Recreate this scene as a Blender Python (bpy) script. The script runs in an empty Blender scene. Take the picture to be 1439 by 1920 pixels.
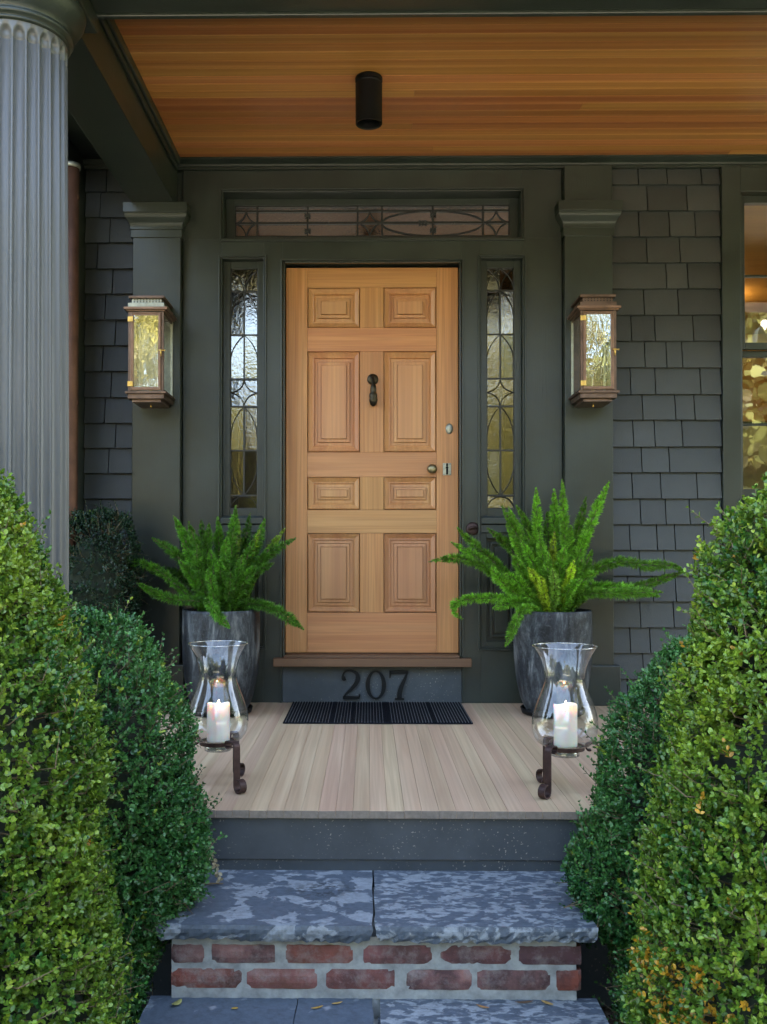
import bpy, math, random
import numpy as np
from mathutils import Vector, Matrix
R = math.radians
sc = bpy.context.scene
col = sc.collection
random.seed(7)
rng = np.random.default_rng(11)

# ---------------------------------------------------------------- camera, sky, sun, exposure
cam_d = bpy.data.cameras.new('camera')
cam = bpy.data.objects.new('camera', cam_d); col.objects.link(cam); sc.camera = cam
yaw, pitch, roll = 0.0126, 0.0144, 0.0005
fw = Vector((-math.sin(yaw)*math.cos(pitch), math.cos(yaw)*math.cos(pitch), math.sin(pitch)))
rt = fw.cross(Vector((0, 0, 1))).normalized(); up = rt.cross(fw)
r2 = rt*math.cos(roll)+up*math.sin(roll); u2 = up*math.cos(roll)-rt*math.sin(roll)
cam.matrix_world = Matrix(((r2.x, u2.x, -fw.x, 0.0), (r2.y, u2.y, -fw.y, -5.0), (r2.z, u2.z, -fw.z, 0.803), (0, 0, 0, 1)))
cam_d.sensor_fit = 'HORIZONTAL'; cam_d.sensor_width = 36
cam_d.lens = 1800/1439*36
cam_d.shift_x = (719.5-667.33)/1439; cam_d.shift_y = (1002.07-960)/1439
cam_d.clip_start = 0.05; cam_d.clip_end = 800

SUN_EL, SUN_AZ = 46, 24          # the sun stands behind the house, a little to the right
wd = bpy.data.worlds.new('World'); sc.world = wd; wd.use_nodes = True
wn = wd.node_tree; bg = wn.nodes['Background']
sky = wn.nodes.new('ShaderNodeTexSky'); sky.sky_type = 'NISHITA'; sky.sun_disc = False
sky.sun_elevation = R(SUN_EL); sky.sun_rotation = R(SUN_AZ)
sky.air_density = 1.0; sky.dust_density = 3.0; sky.ozone_density = .8
wn.links.new(sky.outputs[0], bg.inputs[0]); bg.inputs[1].default_value = 0.15
sun_d = bpy.data.lights.new('sun', 'SUN'); sun_d.energy = 4.6; sun_d.angle = R(0.5); sun_d.color = (1, .93, .82)
sun = bpy.data.objects.new('sun', sun_d); col.objects.link(sun)
sv = Vector((math.sin(R(SUN_AZ))*math.cos(R(SUN_EL)), math.cos(R(SUN_AZ))*math.cos(R(SUN_EL)), math.sin(R(SUN_EL))))
sun.rotation_euler = sv.to_track_quat('Z', 'Y').to_euler(); sun.location = sv*30
sc.view_settings.view_transform = 'Standard'; sc.view_settings.look = 'None'
sc.view_settings.exposure = 3.6; sc.view_settings.gamma = 1; sc.view_settings.use_white_balance = True; sc.view_settings.white_balance_temperature = 7300; sc.view_settings.use_curve_mapping = False
sc.cycles.use_denoising = True
sc.cycles.max_bounces = 10; sc.cycles.diffuse_bounces = 5; sc.cycles.glossy_bounces = 5
sc.cycles.transparent_max_bounces = 24; sc.cycles.transmission_bounces = 8
sc.cycles.caustics_reflective = False; sc.cycles.caustics_refractive = False

# ---------------------------------------------------------------- material helpers
def N(nt, t, ins=None, **at):
    n = nt.nodes.new(t)
    for k, v in at.items(): setattr(n, k, v)
    for k, v in (ins or {}).items():
        if isinstance(v, bpy.types.NodeSocket): nt.links.new(v, n.inputs[k])
        else: n.inputs[k].default_value = v
    return n
def c4(c): return (c[0], c[1], c[2], 1)
def newmat(name):
    m = bpy.data.materials.new(name); m.use_nodes = True
    nt = m.node_tree; return m, nt, nt.nodes['Principled BSDF']
def ramp(nt, fac, stops, interp='LINEAR'):
    n = N(nt, 'ShaderNodeValToRGB', {0: fac}); cr = n.color_ramp; cr.interpolation = interp
    while len(cr.elements) < len(stops): cr.elements.new(0.5)
    for e, (p, c) in zip(cr.elements, stops): e.position = p; e.color = c4(c)
    return n.outputs[0]
def mixc(nt, f, a, b, bt='MIX'):
    n = N(nt, 'ShaderNodeMix', data_type='RGBA', blend_type=bt)
    for k, v in ((0, f), (6, a), (7, b)):
        if isinstance(v, bpy.types.NodeSocket): nt.links.new(v, n.inputs[k])
        elif k == 0: n.inputs[0].default_value = v
        else: n.inputs[k].default_value = c4(v)
    return n.outputs[2]
def math_(nt, op, a, b=0.0, c=0.0):
    n = N(nt, 'ShaderNodeMath', operation=op)
    for k, v in enumerate((a, b, c)):
        if isinstance(v, bpy.types.NodeSocket): nt.links.new(v, n.inputs[k])
        else: n.inputs[k].default_value = v
    return n.outputs[0]
def coords(nt, scale=(1, 1, 1), rnd=True):
    tc = N(nt, 'ShaderNodeTexCoord'); v = tc.outputs['Object']
    if rnd:
        oi = N(nt, 'ShaderNodeObjectInfo')
        r = N(nt, 'ShaderNodeVectorMath', {0: (37.1, 53.7, 71.3)}, operation='SCALE'); nt.links.new(oi.outputs['Random'], r.inputs['Scale'])
        v = N(nt, 'ShaderNodeVectorMath', {0: v, 1: r.outputs[0]}, operation='ADD').outputs[0]
    return N(nt, 'ShaderNodeMapping', {'Vector': v, 'Scale': scale}).outputs[0]
def noise(nt, vec, scale, detail=4, rough=.55, dist=0.0):
    return N(nt, 'ShaderNodeTexNoise', {'Vector': vec, 'Scale': scale, 'Detail': detail, 'Roughness': rough, 'Distortion': dist}).outputs['Fac']
def bump(nt, bs, h, strength=.3, dist=.002):
    b = N(nt, 'ShaderNodeBump', {'Height': h, 'Strength': strength, 'Distance': dist}); nt.links.new(b.outputs[0], bs.inputs['Normal'])

def wood(name, stops, axis=2, band=90., stretch=.05, var=.25, rough=.5, hue=.015, gstr=.3, bumpd=.0006):
    m, nt, bs = newmat(name)
    s = [1, 1, 1]; s[axis] = stretch
    v = coords(nt, s)
    n1 = noise(nt, v, 14, 5, .6, .6)
    s2 = [1, 1, 1]; s2[axis] = stretch*.35
    v2 = coords(nt, s2)
    n2 = noise(nt, v2, band*2.2, 3, .6)
    n3 = noise(nt, v2, band*.45, 2, .5)
    rings = math_(nt, 'PINGPONG', math_(nt, 'MULTIPLY', n3, 9.0), 1.0)
    base = ramp(nt, n1, stops)
    c = mixc(nt, math_(nt, 'MULTIPLY', rings, gstr), base, [x*.62 for x in stops[0][1]])
    c = mixc(nt, math_(nt, 'MULTIPLY', n2, .35), c, [min(1, x*.7) for x in stops[len(stops)//2][1]], 'MIX')
    oi = N(nt, 'ShaderNodeObjectInfo')
    val = math_(nt, 'MULTIPLY_ADD', oi.outputs['Random'], var*2, 1-var)
    fr = math_(nt, 'FRACT', math_(nt, 'MULTIPLY', oi.outputs['Random'], 17.31))
    hu = math_(nt, 'MULTIPLY_ADD', fr, hue*2, .5-hue)
    h = N(nt, 'ShaderNodeHueSaturation', {'Hue': hu, 'Saturation': 1.0, 'Value': val, 'Color': c})
    nt.links.new(h.outputs[0], bs.inputs['Base Color'])
    bs.inputs['Roughness'].default_value = rough
    bump(nt, bs, n2, .35, bumpd)
    return m
def paint(name, c, rough=.45, var=.26, bscale=(60, 60, 3), bstr=.45, spec=.5, objvar=0.):
    m, nt, bs = newmat(name)
    v = coords(nt, (1, 1, 1), False)
    n = noise(nt, v, 3.5, 5, .6)
    k = ramp(nt, n, [(.3, [x*(1-var) for x in c]), (.7, [x*(1+var) for x in c])])
    if objvar:
        oi = N(nt, 'ShaderNodeObjectInfo'); k = N(nt, 'ShaderNodeHueSaturation', {'Value': math_(nt, 'MULTIPLY_ADD', oi.outputs['Random'], 2*objvar, 1-objvar), 'Color': k}).outputs[0]
    nt.links.new(k, bs.inputs['Base Color'])
    v2 = coords(nt, bscale, True)
    n2 = noise(nt, v2, 3, 4, .6)
    nt.links.new(math_(nt, 'MULTIPLY_ADD', n, .25, rough-.22), bs.inputs['Roughness']); bs.inputs['Specular IOR Level'].default_value = spec
    bump(nt, bs, n2, bstr, .0015)
    return m
def plain(name, c, rough=.5, metal=0.0, nscale=25, var=.3, b=.15):
    m, nt, bs = newmat(name)
    v = coords(nt)
    n = noise(nt, v, nscale, 5, .6)
    nt.links.new(ramp(nt, n, [(.25, [x*(1-var) for x in c]), (.75, [min(1, x*(1+var)) for x in c])]), bs.inputs['Base Color'])
    bs.inputs['Roughness'].default_value = rough; bs.inputs['Metallic'].default_value = metal
    if b: bump(nt, bs, n, b, .001)
    return m
def thin_glass(name, f0, tint=(1, 1, 1), bscale=0, bstr=0, bstretch=(1, 1, 1), dist=.002, edge=None):
    m, nt, bs = newmat(name); nt.nodes.remove(bs)
    out = nt.nodes['Material Output']
    lw = N(nt, 'ShaderNodeLayerWeight', {'Blend': .5})
    f = math_(nt, 'MULTIPLY_ADD', math_(nt, 'POWER', lw.outputs['Facing'], 4.0), 1-f0, f0)
    if edge:
        tn = mixc(nt, math_(nt, 'POWER', lw.outputs['Facing'], 3.0), tint, edge)
    g = N(nt, 'ShaderNodeBsdfGlossy', {'Color': (1, 1, 1, 1), 'Roughness': .0})
    t = N(nt, 'ShaderNodeBsdfTransparent', {'Color': tn if edge else c4(tint)})
    if bscale:
        n = noise(nt, coords(nt, bstretch), bscale, 3, .55, .4)
        b = N(nt, 'ShaderNodeBump', {'Height': n, 'Strength': bstr, 'Distance': dist}); nt.links.new(b.outputs[0], g.inputs['Normal'])
    mx = N(nt, 'ShaderNodeMixShader', {0: f, 1: t.outputs[0], 2: g.outputs[0]})
    nt.links.new(mx.outputs[0], out.inputs[0]); return m
def emit(name, c, s):
    m, nt, bs = newmat(name); nt.nodes.remove(bs)
    e = N(nt, 'ShaderNodeEmission', {'Color': c4(c), 'Strength': s}); nt.links.new(e.outputs[0], nt.nodes['Material Output'].inputs[0]); return m
def leafmat(name, rough=.38, trans=.3):
    m, nt, bs = newmat(name)
    a = N(nt, 'ShaderNodeAttribute', attribute_name='leafcol')
    nt.links.new(a.outputs['Color'], bs.inputs['Base Color']); bs.inputs['Roughness'].default_value = rough
    t = N(nt, 'ShaderNodeBsdfTranslucent', {'Color': a.outputs['Color']})
    mx = N(nt, 'ShaderNodeMixShader', {0: trans, 1: bs.outputs[0], 2: t.outputs[0]})
    nt.links.new(mx.outputs[0], nt.nodes['Material Output'].inputs[0]); return m
def stone(name, lo, hi, scale, thr, soft=.02, seed=0., stretch=(1, 1, 1), wet=None):
    m, nt, bs = newmat(name)
    tc = N(nt, 'ShaderNodeTexCoord')
    v = N(nt, 'ShaderNodeMapping', {'Vector': tc.outputs['Object'], 'Scale': stretch, 'Location': (seed, seed*1.7, 0)}).outputs[0]
    n = noise(nt, v, scale, 6, .58, .35)
    f = noise(nt, v, 60, 6, .7)
    k = ramp(nt, n, [(thr-soft, lo), (thr+soft, hi)])
    sp = ramp(nt, f, [(.3, (.45, .45, .45)), (.62, (1, 1, 1))])
    c = mixc(nt, .75, k, sp, 'MULTIPLY')
    nw = noise(nt, v, 9, 3, .6)
    white = ramp(nt, nw, [(.66, (0, 0, 0)), (.70, (1, 1, 1))])
    c = mixc(nt, math_(nt, 'MULTIPLY', white, .35), c, (.5, .53, .56))
    if wet:                                     # a damp mark left on the stone
        d = N(nt, 'ShaderNodeVectorMath', {0: N(nt, 'ShaderNodeVectorMath', {0: N(nt, 'ShaderNodeVectorMath', {0: tc.outputs['Object'], 1: wet}, operation='SUBTRACT').outputs[0], 1: (1, 1.5, 1)}, operation='MULTIPLY').outputs[0]}, operation='LENGTH').outputs['Value']
        wm = math_(nt, 'MULTIPLY', ramp(nt, d, [(.05, (1, 1, 1)), (.125, (0, 0, 0))]), ramp(nt, noise(nt, v, 55, 4, .6), [(.46, (0, 0, 0)), (.54, (1, 1, 1))]))
        c = mixc(nt, math_(nt, 'MULTIPLY', wm, .8), c, (.03, .036, .042))
    nt.links.new(c, bs.inputs['Base Color']); bs.inputs['Roughness'].default_value = .55
    h = math_(nt, 'ADD', math_(nt, 'MULTIPLY', f, .5), math_(nt, 'MULTIPLY', ramp(nt, n, [(thr-soft, (0, 0, 0)), (thr+soft, (1, 1, 1))]), .5))
    bump(nt, bs, h, .5, .0025); return m

M = {}
GREEN = (.023, .030, .025)
M['paint'] = paint('dark green paint', GREEN)
M['shingle'] = paint('shingle paint', (.040, .045, .046), .58, .2, (140, 140, 6), .8, objvar=.2)
M['paint_light'] = paint('column paint', (.10, .104, .106), .42, .08, spec=.5)
M['fascia'] = None
M['door'] = wood('fir door vertical', [(.3, (.46, .190, .062)), (.5, (.56, .262, .090)), (.7, (.62, .325, .125))], 2, 90, .05, .07, .45, .006, .5)
M['door_h'] = wood('fir door rails', [(.3, (.47, .190, .070)), (.5, (.56, .258, .096)), (.7, (.62, .315, .13))], 0, 90, .05, .07, .45, .006, .4)
M['door_panel'] = wood('fir door panels', [(.32, (.48, .205, .090)), (.5, (.555, .262, .112)), (.62, (.60, .30, .13)), (.72, (.67, .40, .17))], 2, 60, .03, .06, .45, .006, .3)
M['ceil'] = wood('fir ceiling', [(.3, (.40, .128, .038)), (.48, (.59, .232, .072)), (.72, (.76, .38, .135))], 0, 95, .008, .16, .42, .010, .40)
M['floor'] = wood('fir floor', [(.3, (.47, .305, .195)), (.5, (.57, .40, .26)), (.72, (.67, .51, .335))], 1, 75, .035, .08, .55, .010, .35)
M['sillwood'] = wood('weathered threshold', [(.3, (.125, .052, .030)), (.7, (.21, .095, .055))], 0, 80, .05, .05, .6)
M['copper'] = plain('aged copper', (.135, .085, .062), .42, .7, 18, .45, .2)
M['copper_lit'] = plain('copper with painted light', (.21, .122, .082), .40, .7, 14, .4, .2)  # brighter copy of the copper, light put into the colour
M['rustpipe'] = plain('brown copper pipe', (.11, .05, .03), .55, .5, 10, .4, .2)
M['brass'] = plain('brass', (.65, .42, .13), .3, .9, 30, .2, .1)
M['bronze'] = plain('dark bronze', (.045, .038, .026), .38, .8, 40, .5, .4)
M['oldbrass'] = plain('dull brass', (.25, .21, .12), .33, .85, 20, .4, .2)
M['pewter'] = plain('worn plate', (.33, .33, .27), .4, .7, 30, .3, .2)
M['iron'] = plain('rusty iron', (.055, .030, .026), .5, .55, 40, .45, .4)
M['black'] = plain('black metal', (.004, .004, .0045), .5, .0, 30, .2, .05)
M['black'].node_tree.nodes['Principled BSDF'].inputs['Specular IOR Level'].default_value = .2
M['digit'] = plain('black paint', (.005, .006, .007), .5, 0, 30, .2, .1)
M['digit'].node_tree.nodes['Principled BSDF'].inputs['Specular IOR Level'].default_value = .25
M['endgrain'] = plain('weathered end grain', (.21, .175, .14), .8, 0, 60, .25, .5)
M['came'] = plain('painted came', (.012, .013, .013), .45, .0, 30, .2, .1)
M['wax'] = None
M['soil'] = plain('soil', (.035, .022, .016), .9, 0, 60, .5, .8)
M['core'] = plain('dark shade core', (.010, .017, .007), .9, 0, 40, .5, .5)
M['twig'] = plain('twig bark', (.14, .105, .06), .8, 0, 40, .3, .3)
M['leaf'] = leafmat('box leaves', .33, .25)
M['fern'] = leafmat('fern needles', .55, .22)
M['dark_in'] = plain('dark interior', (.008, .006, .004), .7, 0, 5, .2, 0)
M['warm_wall'] = plain('warm interior wall', (.52, .38, .17), .7, 0, 2, .06, 0)
M['mortar'] = plain('lime mortar', (.31, .325, .31), .9, 0, 30, .35, 1.0)
M['pane'] = thin_glass('leaded glass', .20, (.45, .45, .4), 70, .6, (1, 1, 1), .0013)
M['pane_old'] = thin_glass('window glass', .24, (.9, .9, .88), 6, .10, (1, 1, .5), .003)
M['lantern_glass'] = thin_glass('wavy lantern glass', .30, (.85, .87, .84), 28, .3, (1, 1, .5), .002)
M['side_glass'] = thin_glass('clear lantern glass', .05, (.93, .96, .95))
M['vase_glass'] = thin_glass('hurricane glass', .085, (.955, .965, .96), 5, .05, (1, 1, 1), .002, (.30, .34, .34))
M['ground'] = plain('bark mulch', (.05, .038, .028), .95, 0, 22, .5, .9)
M['lawn'] = plain('lawn', (.07, .10, .03), .9, 0, 3, .3, .3)

def mk_fascia():
    m, nt, bs = newmat('scuffed riser paint')
    v = coords(nt, (1, 1, 1), False)
    n = noise(nt, v, 5, 5, .65)
    c = ramp(nt, n, [(.3, (.036, .046, .054)), (.7, (.062, .075, .085))])
    sp = noise(nt, v, 120, 2, .5)
    spm = ramp(nt, sp, [(.66, (0, 0, 0)), (.69, (1, 1, 1))])
    spread = ramp(nt, noise(nt, v, 4, 2, .5), [(.40, (0, 0, 0)), (.62, (1, 1, 1))])
    c = mixc(nt, math_(nt, 'MULTIPLY', math_(nt, 'MULTIPLY', spm, spread), .55), c, (.5, .45, .38))
    nt.links.new(c, bs.inputs['Base Color']); bs.inputs['Roughness'].default_value = .5
    bump(nt, bs, n, .2, .002); return m
M['fascia'] = mk_fascia()
def mk_brick():
    m, nt, bs = newmat('old brick')
    v = coords(nt)
    oi = N(nt, 'ShaderNodeObjectInfo')
    n = noise(nt, v, 11, 5, .6)
    a = ramp(nt, oi.outputs['Random'], [(0, (.23, .062, .038)), (.2, (.34, .135, .12)), (.4, (.11, .050, .056)), (.6, (.30, .095, .066)), (.8, (.36, .18, .16)), (1, (.17, .095, .085))])
    b = ramp(nt, N(nt, 'ShaderNodeMath', {0: oi.outputs['Random'], 1: 3.3}, operation='MULTIPLY').outputs[0], [(0, (.05, .026, .030)), (.5, (.24, .09, .05)), (1, (.09, .045, .045))])
    c = mixc(nt, ramp(nt, n, [(.38, (0, 0, 0)), (.62, (1, 1, 1))]), a, b)
    sm = noise(nt, v, 16, 5, .7)
    c = mixc(nt, math_(nt, 'MULTIPLY', ramp(nt, sm, [(.48, (0, 0, 0)), (.72, (1, 1, 1))]), .7), c, (.32, .28, .26))
    nt.links.new(c, bs.inputs['Base Color']); bs.inputs['Roughness'].default_value = .85
    bump(nt, bs, noise(nt, v, 70, 6, .8), .9, .004); return m
M['brick'] = mk_brick()
M['stone_a'] = stone('bluestone broad patches', (.098, .126, .160), (.275, .315, .35), 11, .53, .014, 3.3, (1, 1.3, 1), (.14, .05, .02))
M['stone_b'] = stone('bluestone fine patches', (.098, .126, .160), (.30, .34, .37), 26, .52, .035, 8.1, (1, 1.7, 1))
M['stone_c'] = stone('bluestone dark', (.088, .120, .158), (.20, .245, .29), 12, .62, .02, 5.7)
def mk_wax():
    m, nt, bs = newmat('candle wax')
    bs.inputs['Base Color'].default_value = (.86, .80, .70, 1); bs.inputs['Roughness'].default_value = .35
    bs.inputs['Subsurface Weight'].default_value = 1.0; bs.inputs['Subsurface Radius'].default_value = (.03, .014, .008)
    bs.inputs['Subsurface Scale'].default_value = 1.0; return m
M['wax'] = mk_wax()
def mk_pot():
    m, nt, bs = newmat('glazed stoneware')
    v = coords(nt, (1, 1, .35)); n = noise(nt, v, 11, 9, .72, .5); f = noise(nt, coords(nt), 70, 6, .75)
    c = ramp(nt, n, [(.40, (.006, .007, .009)), (.49, (.024, .027, .032)), (.55, (.060, .068, .074)), (.64, (.17, .178, .178))])
    c = mixc(nt, math_(nt, 'MULTIPLY', ramp(nt, f, [(.55, (0, 0, 0)), (.68, (1, 1, 1))]), .35), c, (.15, .165, .17))
    nt.links.new(c, bs.inputs['Base Color'])
    nt.links.new(math_(nt, 'MULTIPLY_ADD', n, .3, .38), bs.inputs['Roughness'])
    bs.inputs['Specular IOR Level'].default_value = .3; bump(nt, bs, f, .8, .003); return m
M['pot'] = mk_pot()
def mk_mat():
    m, nt, bs = newmat('mat fibre')
    oi = coords(nt, (1, 1, 1), False); f = noise(nt, oi, 900, 2, .6)
    nt.links.new(ramp(nt, f, [(.3, (.004, .005, .008)), (.7, (.010, .012, .017))]), bs.inputs['Base Color']); bs.inputs['Roughness'].default_value = 1; bs.inputs['Specular IOR Level'].default_value = .1
    bump(nt, bs, f, .5, .002); return m
M['mat'] = mk_mat()
M['mat_pale'] = plain('pale mat yarn', (.13, .135, .14), .95, 0, 600, .5, .4)

# ---------------------------------------------------------------- mesh helpers
class MB:
    def __init__(s): s.v = []; s.f = []; s.mi = []
    def add(s, vs, fs, mi=0):
        b = len(s.v); s.v += [tuple(p) for p in vs]; s.f += [tuple(i+b for i in f) for f in fs]; s.mi += [mi]*len(fs); return s
    def box(s, x0, x1, y0, y1, z0, z1, mi=0):
        vs = [(x0, y0, z0), (x1, y0, z0), (x1, y1, z0), (x0, y1, z0), (x0, y0, z1), (x1, y0, z1), (x1, y1, z1), (x0, y1, z1)]
        return s.add(vs, [(3, 2, 1, 0), (4, 5, 6, 7), (0, 1, 5, 4), (1, 2, 6, 5), (2, 3, 7, 6), (3, 0, 4, 7)], mi)
    def lathe(s, cx, cy, prof, n=32, mi=0, closed=False, fn=None):
        vs = []; fs = []
        for r, z in prof:
            for k in range(n):
                a = 2*math.pi*k/n; rr = r if fn is None else fn(r, z, a)
                vs.append((cx+rr*math.cos(a), cy+rr*math.sin(a), z))
        m = len(prof)
        for i in range(m-1 if not closed else m):
            j = (i+1) % m
            for k in range(n):
                k2 = (k+1) % n; fs.append((i*n+k, i*n+k2, j*n+k2, j*n+k))
        return s.add(vs, fs, mi)
    def tube(s, pts, rad, n=8, mi=0, cap=True):
        pts = [Vector(p) for p in pts]; vs = []; fs = []
        t0 = (pts[1]-pts[0]).normalized(); ref = Vector((0, 0, 1)) if abs(t0.z) < .9 else Vector((1, 0, 0))
        u = t0.cross(ref).normalized()
        for i, p in enumerate(pts):
            t = (pts[min(i+1, len(pts)-1)]-pts[max(i-1, 0)]).normalized()
            u = (u-t*u.dot(t)).normalized(); w = t.cross(u)
            r = rad[i] if isinstance(rad, (list, tuple)) else rad
            for k in range(n):
                a = 2*math.pi*k/n; vs.append(p+u*(r*math.cos(a))+w*(r*math.sin(a)))
        for i in range(len(pts)-1):
            for k in range(n):
                k2 = (k+1) % n; fs.append((i*n+k, i*n+k2, (i+1)*n+k2, (i+1)*n+k))
        if cap: fs.append(tuple(range(n-1, -1, -1))); fs.append(tuple(range((len(pts)-1)*n, len(pts)*n)))
        return s.add(vs, fs, mi)
    def strap(s, pts, side, w, t, mi=0):            # flat bar: path, constant width direction, width, thickness
        pts = [Vector(p) for p in pts]; side = Vector(side).normalized(); vs = []; fs = []
        for i, p in enumerate(pts):
            tg = (pts[min(i+1, len(pts)-1)]-pts[max(i-1, 0)]).normalized(); nn = tg.cross(side).normalized()
            for a, b in ((-1, -1), (1, -1), (1, 1), (-1, 1)): vs.append(p+side*(a*w/2)+nn*(b*t/2))
        for i in range(len(pts)-1):
            for k in range(4):
                k2 = (k+1) % 4; fs.append((i*4+k, i*4+k2, i*4+4+k2, i*4+4+k))
        L = len(pts)*4; fs.append((3, 2, 1, 0)); fs.append((L-4, L-3, L-2, L-1)); return s.add(vs, fs, mi)
    def prism(s, poly, y0, y1, mi=0):               # polygon in XZ (counter-clockwise seen from -Y) extruded along Y
        n = len(poly); vs = [(x, y0, z) for x, z in poly]+[(x, y1, z) for x, z in poly]
        fs = [tuple(range(n)), tuple(range(2*n-1, n-1, -1))]+[((k+1) % n, k, k+n, (k+1) % n+n) for k in range(n)]
        return s.add(vs, fs, mi)
    def profx(s, prof, x0, x1, mi=0):               # (y,z) profile extruded along X
        n = len(prof); vs = [(x0, y, z) for y, z in prof]+[(x1, y, z) for y, z in prof]
        fs = [tuple(range(n-1, -1, -1)), tuple(range(n, 2*n))]+[(k, (k+1) % n, (k+1) % n+n, k+n) for k in range(n)]
        return s.add(vs, fs, mi)
    def frame(s, x0, x1, z0, z1, w, y0, y1, mi=0, wb=None):     # rectangular frame, four butted bars
        wb = w if wb is None else wb
        s.box(x0, x0+w, y0, y1, z0, z1, mi); s.box(x1-w, x1, y0, y1, z0, z1, mi)
        s.box(x0+w, x1-w, y0+.0004, y1, z1-w, z1, mi); s.box(x0+w, x1-w, y0+.0004, y1, z0, z0+wb, mi); return s
    def build(s, name, mats, parent=None, org=None, bevel=0.0, smooth=False, seg=2):
        me = bpy.data.meshes.new(name)
        P = Vector(WORLD.get(parent.name, (0, 0, 0))) if parent else Vector((0, 0, 0))
        if org is None:
            a = np.array(s.v); lo = a.min(0); hi = a.max(0); org = ((lo[0]+hi[0])/2, (lo[1]+hi[1])/2, (lo[2]+hi[2])/2)
        org = Vector(org)
        me.from_pydata([(x-org.x, y-org.y, z-org.z) for x, y, z in s.v], [], s.f)
        if not isinstance(mats, (list, tuple)): mats = [mats]
        for mm in mats: me.materials.append(mm)
        if len(mats) > 1: me.polygons.foreach_set('material_index', s.mi)
        if smooth: me.polygons.foreach_set('use_smooth', [True]*len(me.polygons))
        me.update()
        o = bpy.data.objects.new(name, me); col.objects.link(o); o.parent = parent; o.location = org-P
        WORLD[o.name] = tuple(org)
        if bevel:
            b = o.modifiers.new('bevel', 'BEVEL'); b.width = bevel; b.segments = seg; b.limit_method = 'ANGLE'; b.angle_limit = R(35)
        return o
WORLD = {}
def tag(o, label=None, cat=None, group=None, kind=None):
    if label: o['label'] = label
    if cat: o['category'] = cat
    if group: o['group'] = group
    if kind: o['kind'] = kind
    return o
def thing(name, loc, label, cat, group=None):
    o = bpy.data.objects.new(name, None); col.objects.link(o); o.location = loc; o.empty_display_size = .1
    WORLD[o.name] = tuple(loc); return tag(o, label, cat, group)
def B(name, mt, parent, x0, x1, y0, y1, z0, z1, bevel=.002):
    return MB().box(x0, x1, y0, y1, z0, z1).build(name, mt, parent, bevel=bevel)
# ---------------------------------------------------------------- ground and the rest of the setting
g = MB(); g.add([(-300, -300, -.62), (300, -300, -.62), (300, 300, -.62), (-300, 300, -.62)], [(0, 1, 2, 3)])
tag(g.build('ground', M['lawn'], org=(0, 0, -.62)), kind='structure')
b = MB(); b.add([(-3.2, -5.2, -.614), (3.6, -5.2, -.614), (3.6, -1.9, -.614), (-3.2, -1.9, -.614)], [(0, 1, 2, 3)])
tag(b.build('planting_bed', M['ground'], org=(0, -3, -.614)), kind='structure')
dv = MB(); dv.add([(-40, -17.5, -.612), (40, -17.5, -.612), (40, -7.5, -.612), (-40, -7.5, -.612)], [(0, 1, 2, 3)])  # unseen paving added so sunlight bounces up to the porch ceiling
tag(dv.build('bounce_paving', plain('bounce concrete', (.28, .265, .235), .85, 0, 3, .15, .2), org=(0, -12, -.612)), kind='structure')
wk = MB().box(-.75, .8, -7.5, -2.75, -.66, -.585)
tag(wk.build('path', M['stone_c'], bevel=.006), kind='structure')

C0 = .022                                      # axis of the doorway
PX = lambda h: (C0-h, C0+h)
house = thing('house', (0, 0, -.6), 'dark green shingled house front with panelled fir door and leaded glass', 'house')
P = M['paint']

# entry surround: butted boards round the openings
def board(x0, x1, z0, z1, y0=0., y1=.19): return B('casing_board', P, house, x0, x1, y0, y1, z0, z1, .0015)
ZT = 2.785
for sgn in (-1, 1):
    def bx(a, b_, z0, z1, **k):
        x0, x1 = sorted((C0+sgn*a, C0+sgn*b_)); return board(x0, x1, z0, z1, **k)
    bx(.788, .990, 0, 2.424)
    bx(.4685, .567, 0, 2.424)
    bx(.567, .788, 2.322, 2.424); bx(.567, .788, .885, .925); bx(.567, .788, 0, .288)
    bx(.782, .990, 2.424, ZT)
board(C0-.4685, C0+.4685, 2.309, 2.424)
board(C0-.782, C0+.782, 2.674, ZT)
# beads round the openings
def bead(x0, x1, z0, z1, name='bead_moulding'):
    m = MB(); m.frame(x0-.015, x1+.015, z0-.015, z1+.015, .0085, -.015, .0); m.frame(x0-.0035, x1+.0035, z0-.0035, z1+.0035, .006, -.006, .02)
    m.build(name, P, house, bevel=.002)
bead(C0-.782, C0+.782, 2.424, 2.674)
m = MB()
for a, y in ((.4685, -.010), (.4565, .004)):
    for sgn in (-1, 1):
        x0, x1 = sorted((C0+sgn*a, C0+sgn*(a+.0095))); m.box(x0, x1, y, .0 if y < 0 else .03, .0 if a > .46 else .24, 2.309)
    m.box(C0-a-.0095, C0+a+.0095, y, .0 if y < 0 else .03, 2.3092 if y < 0 else 2.2995, 2.319 if y < 0 else 2.3088)
m.build('bead_moulding', P, house, bevel=.002)

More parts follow.
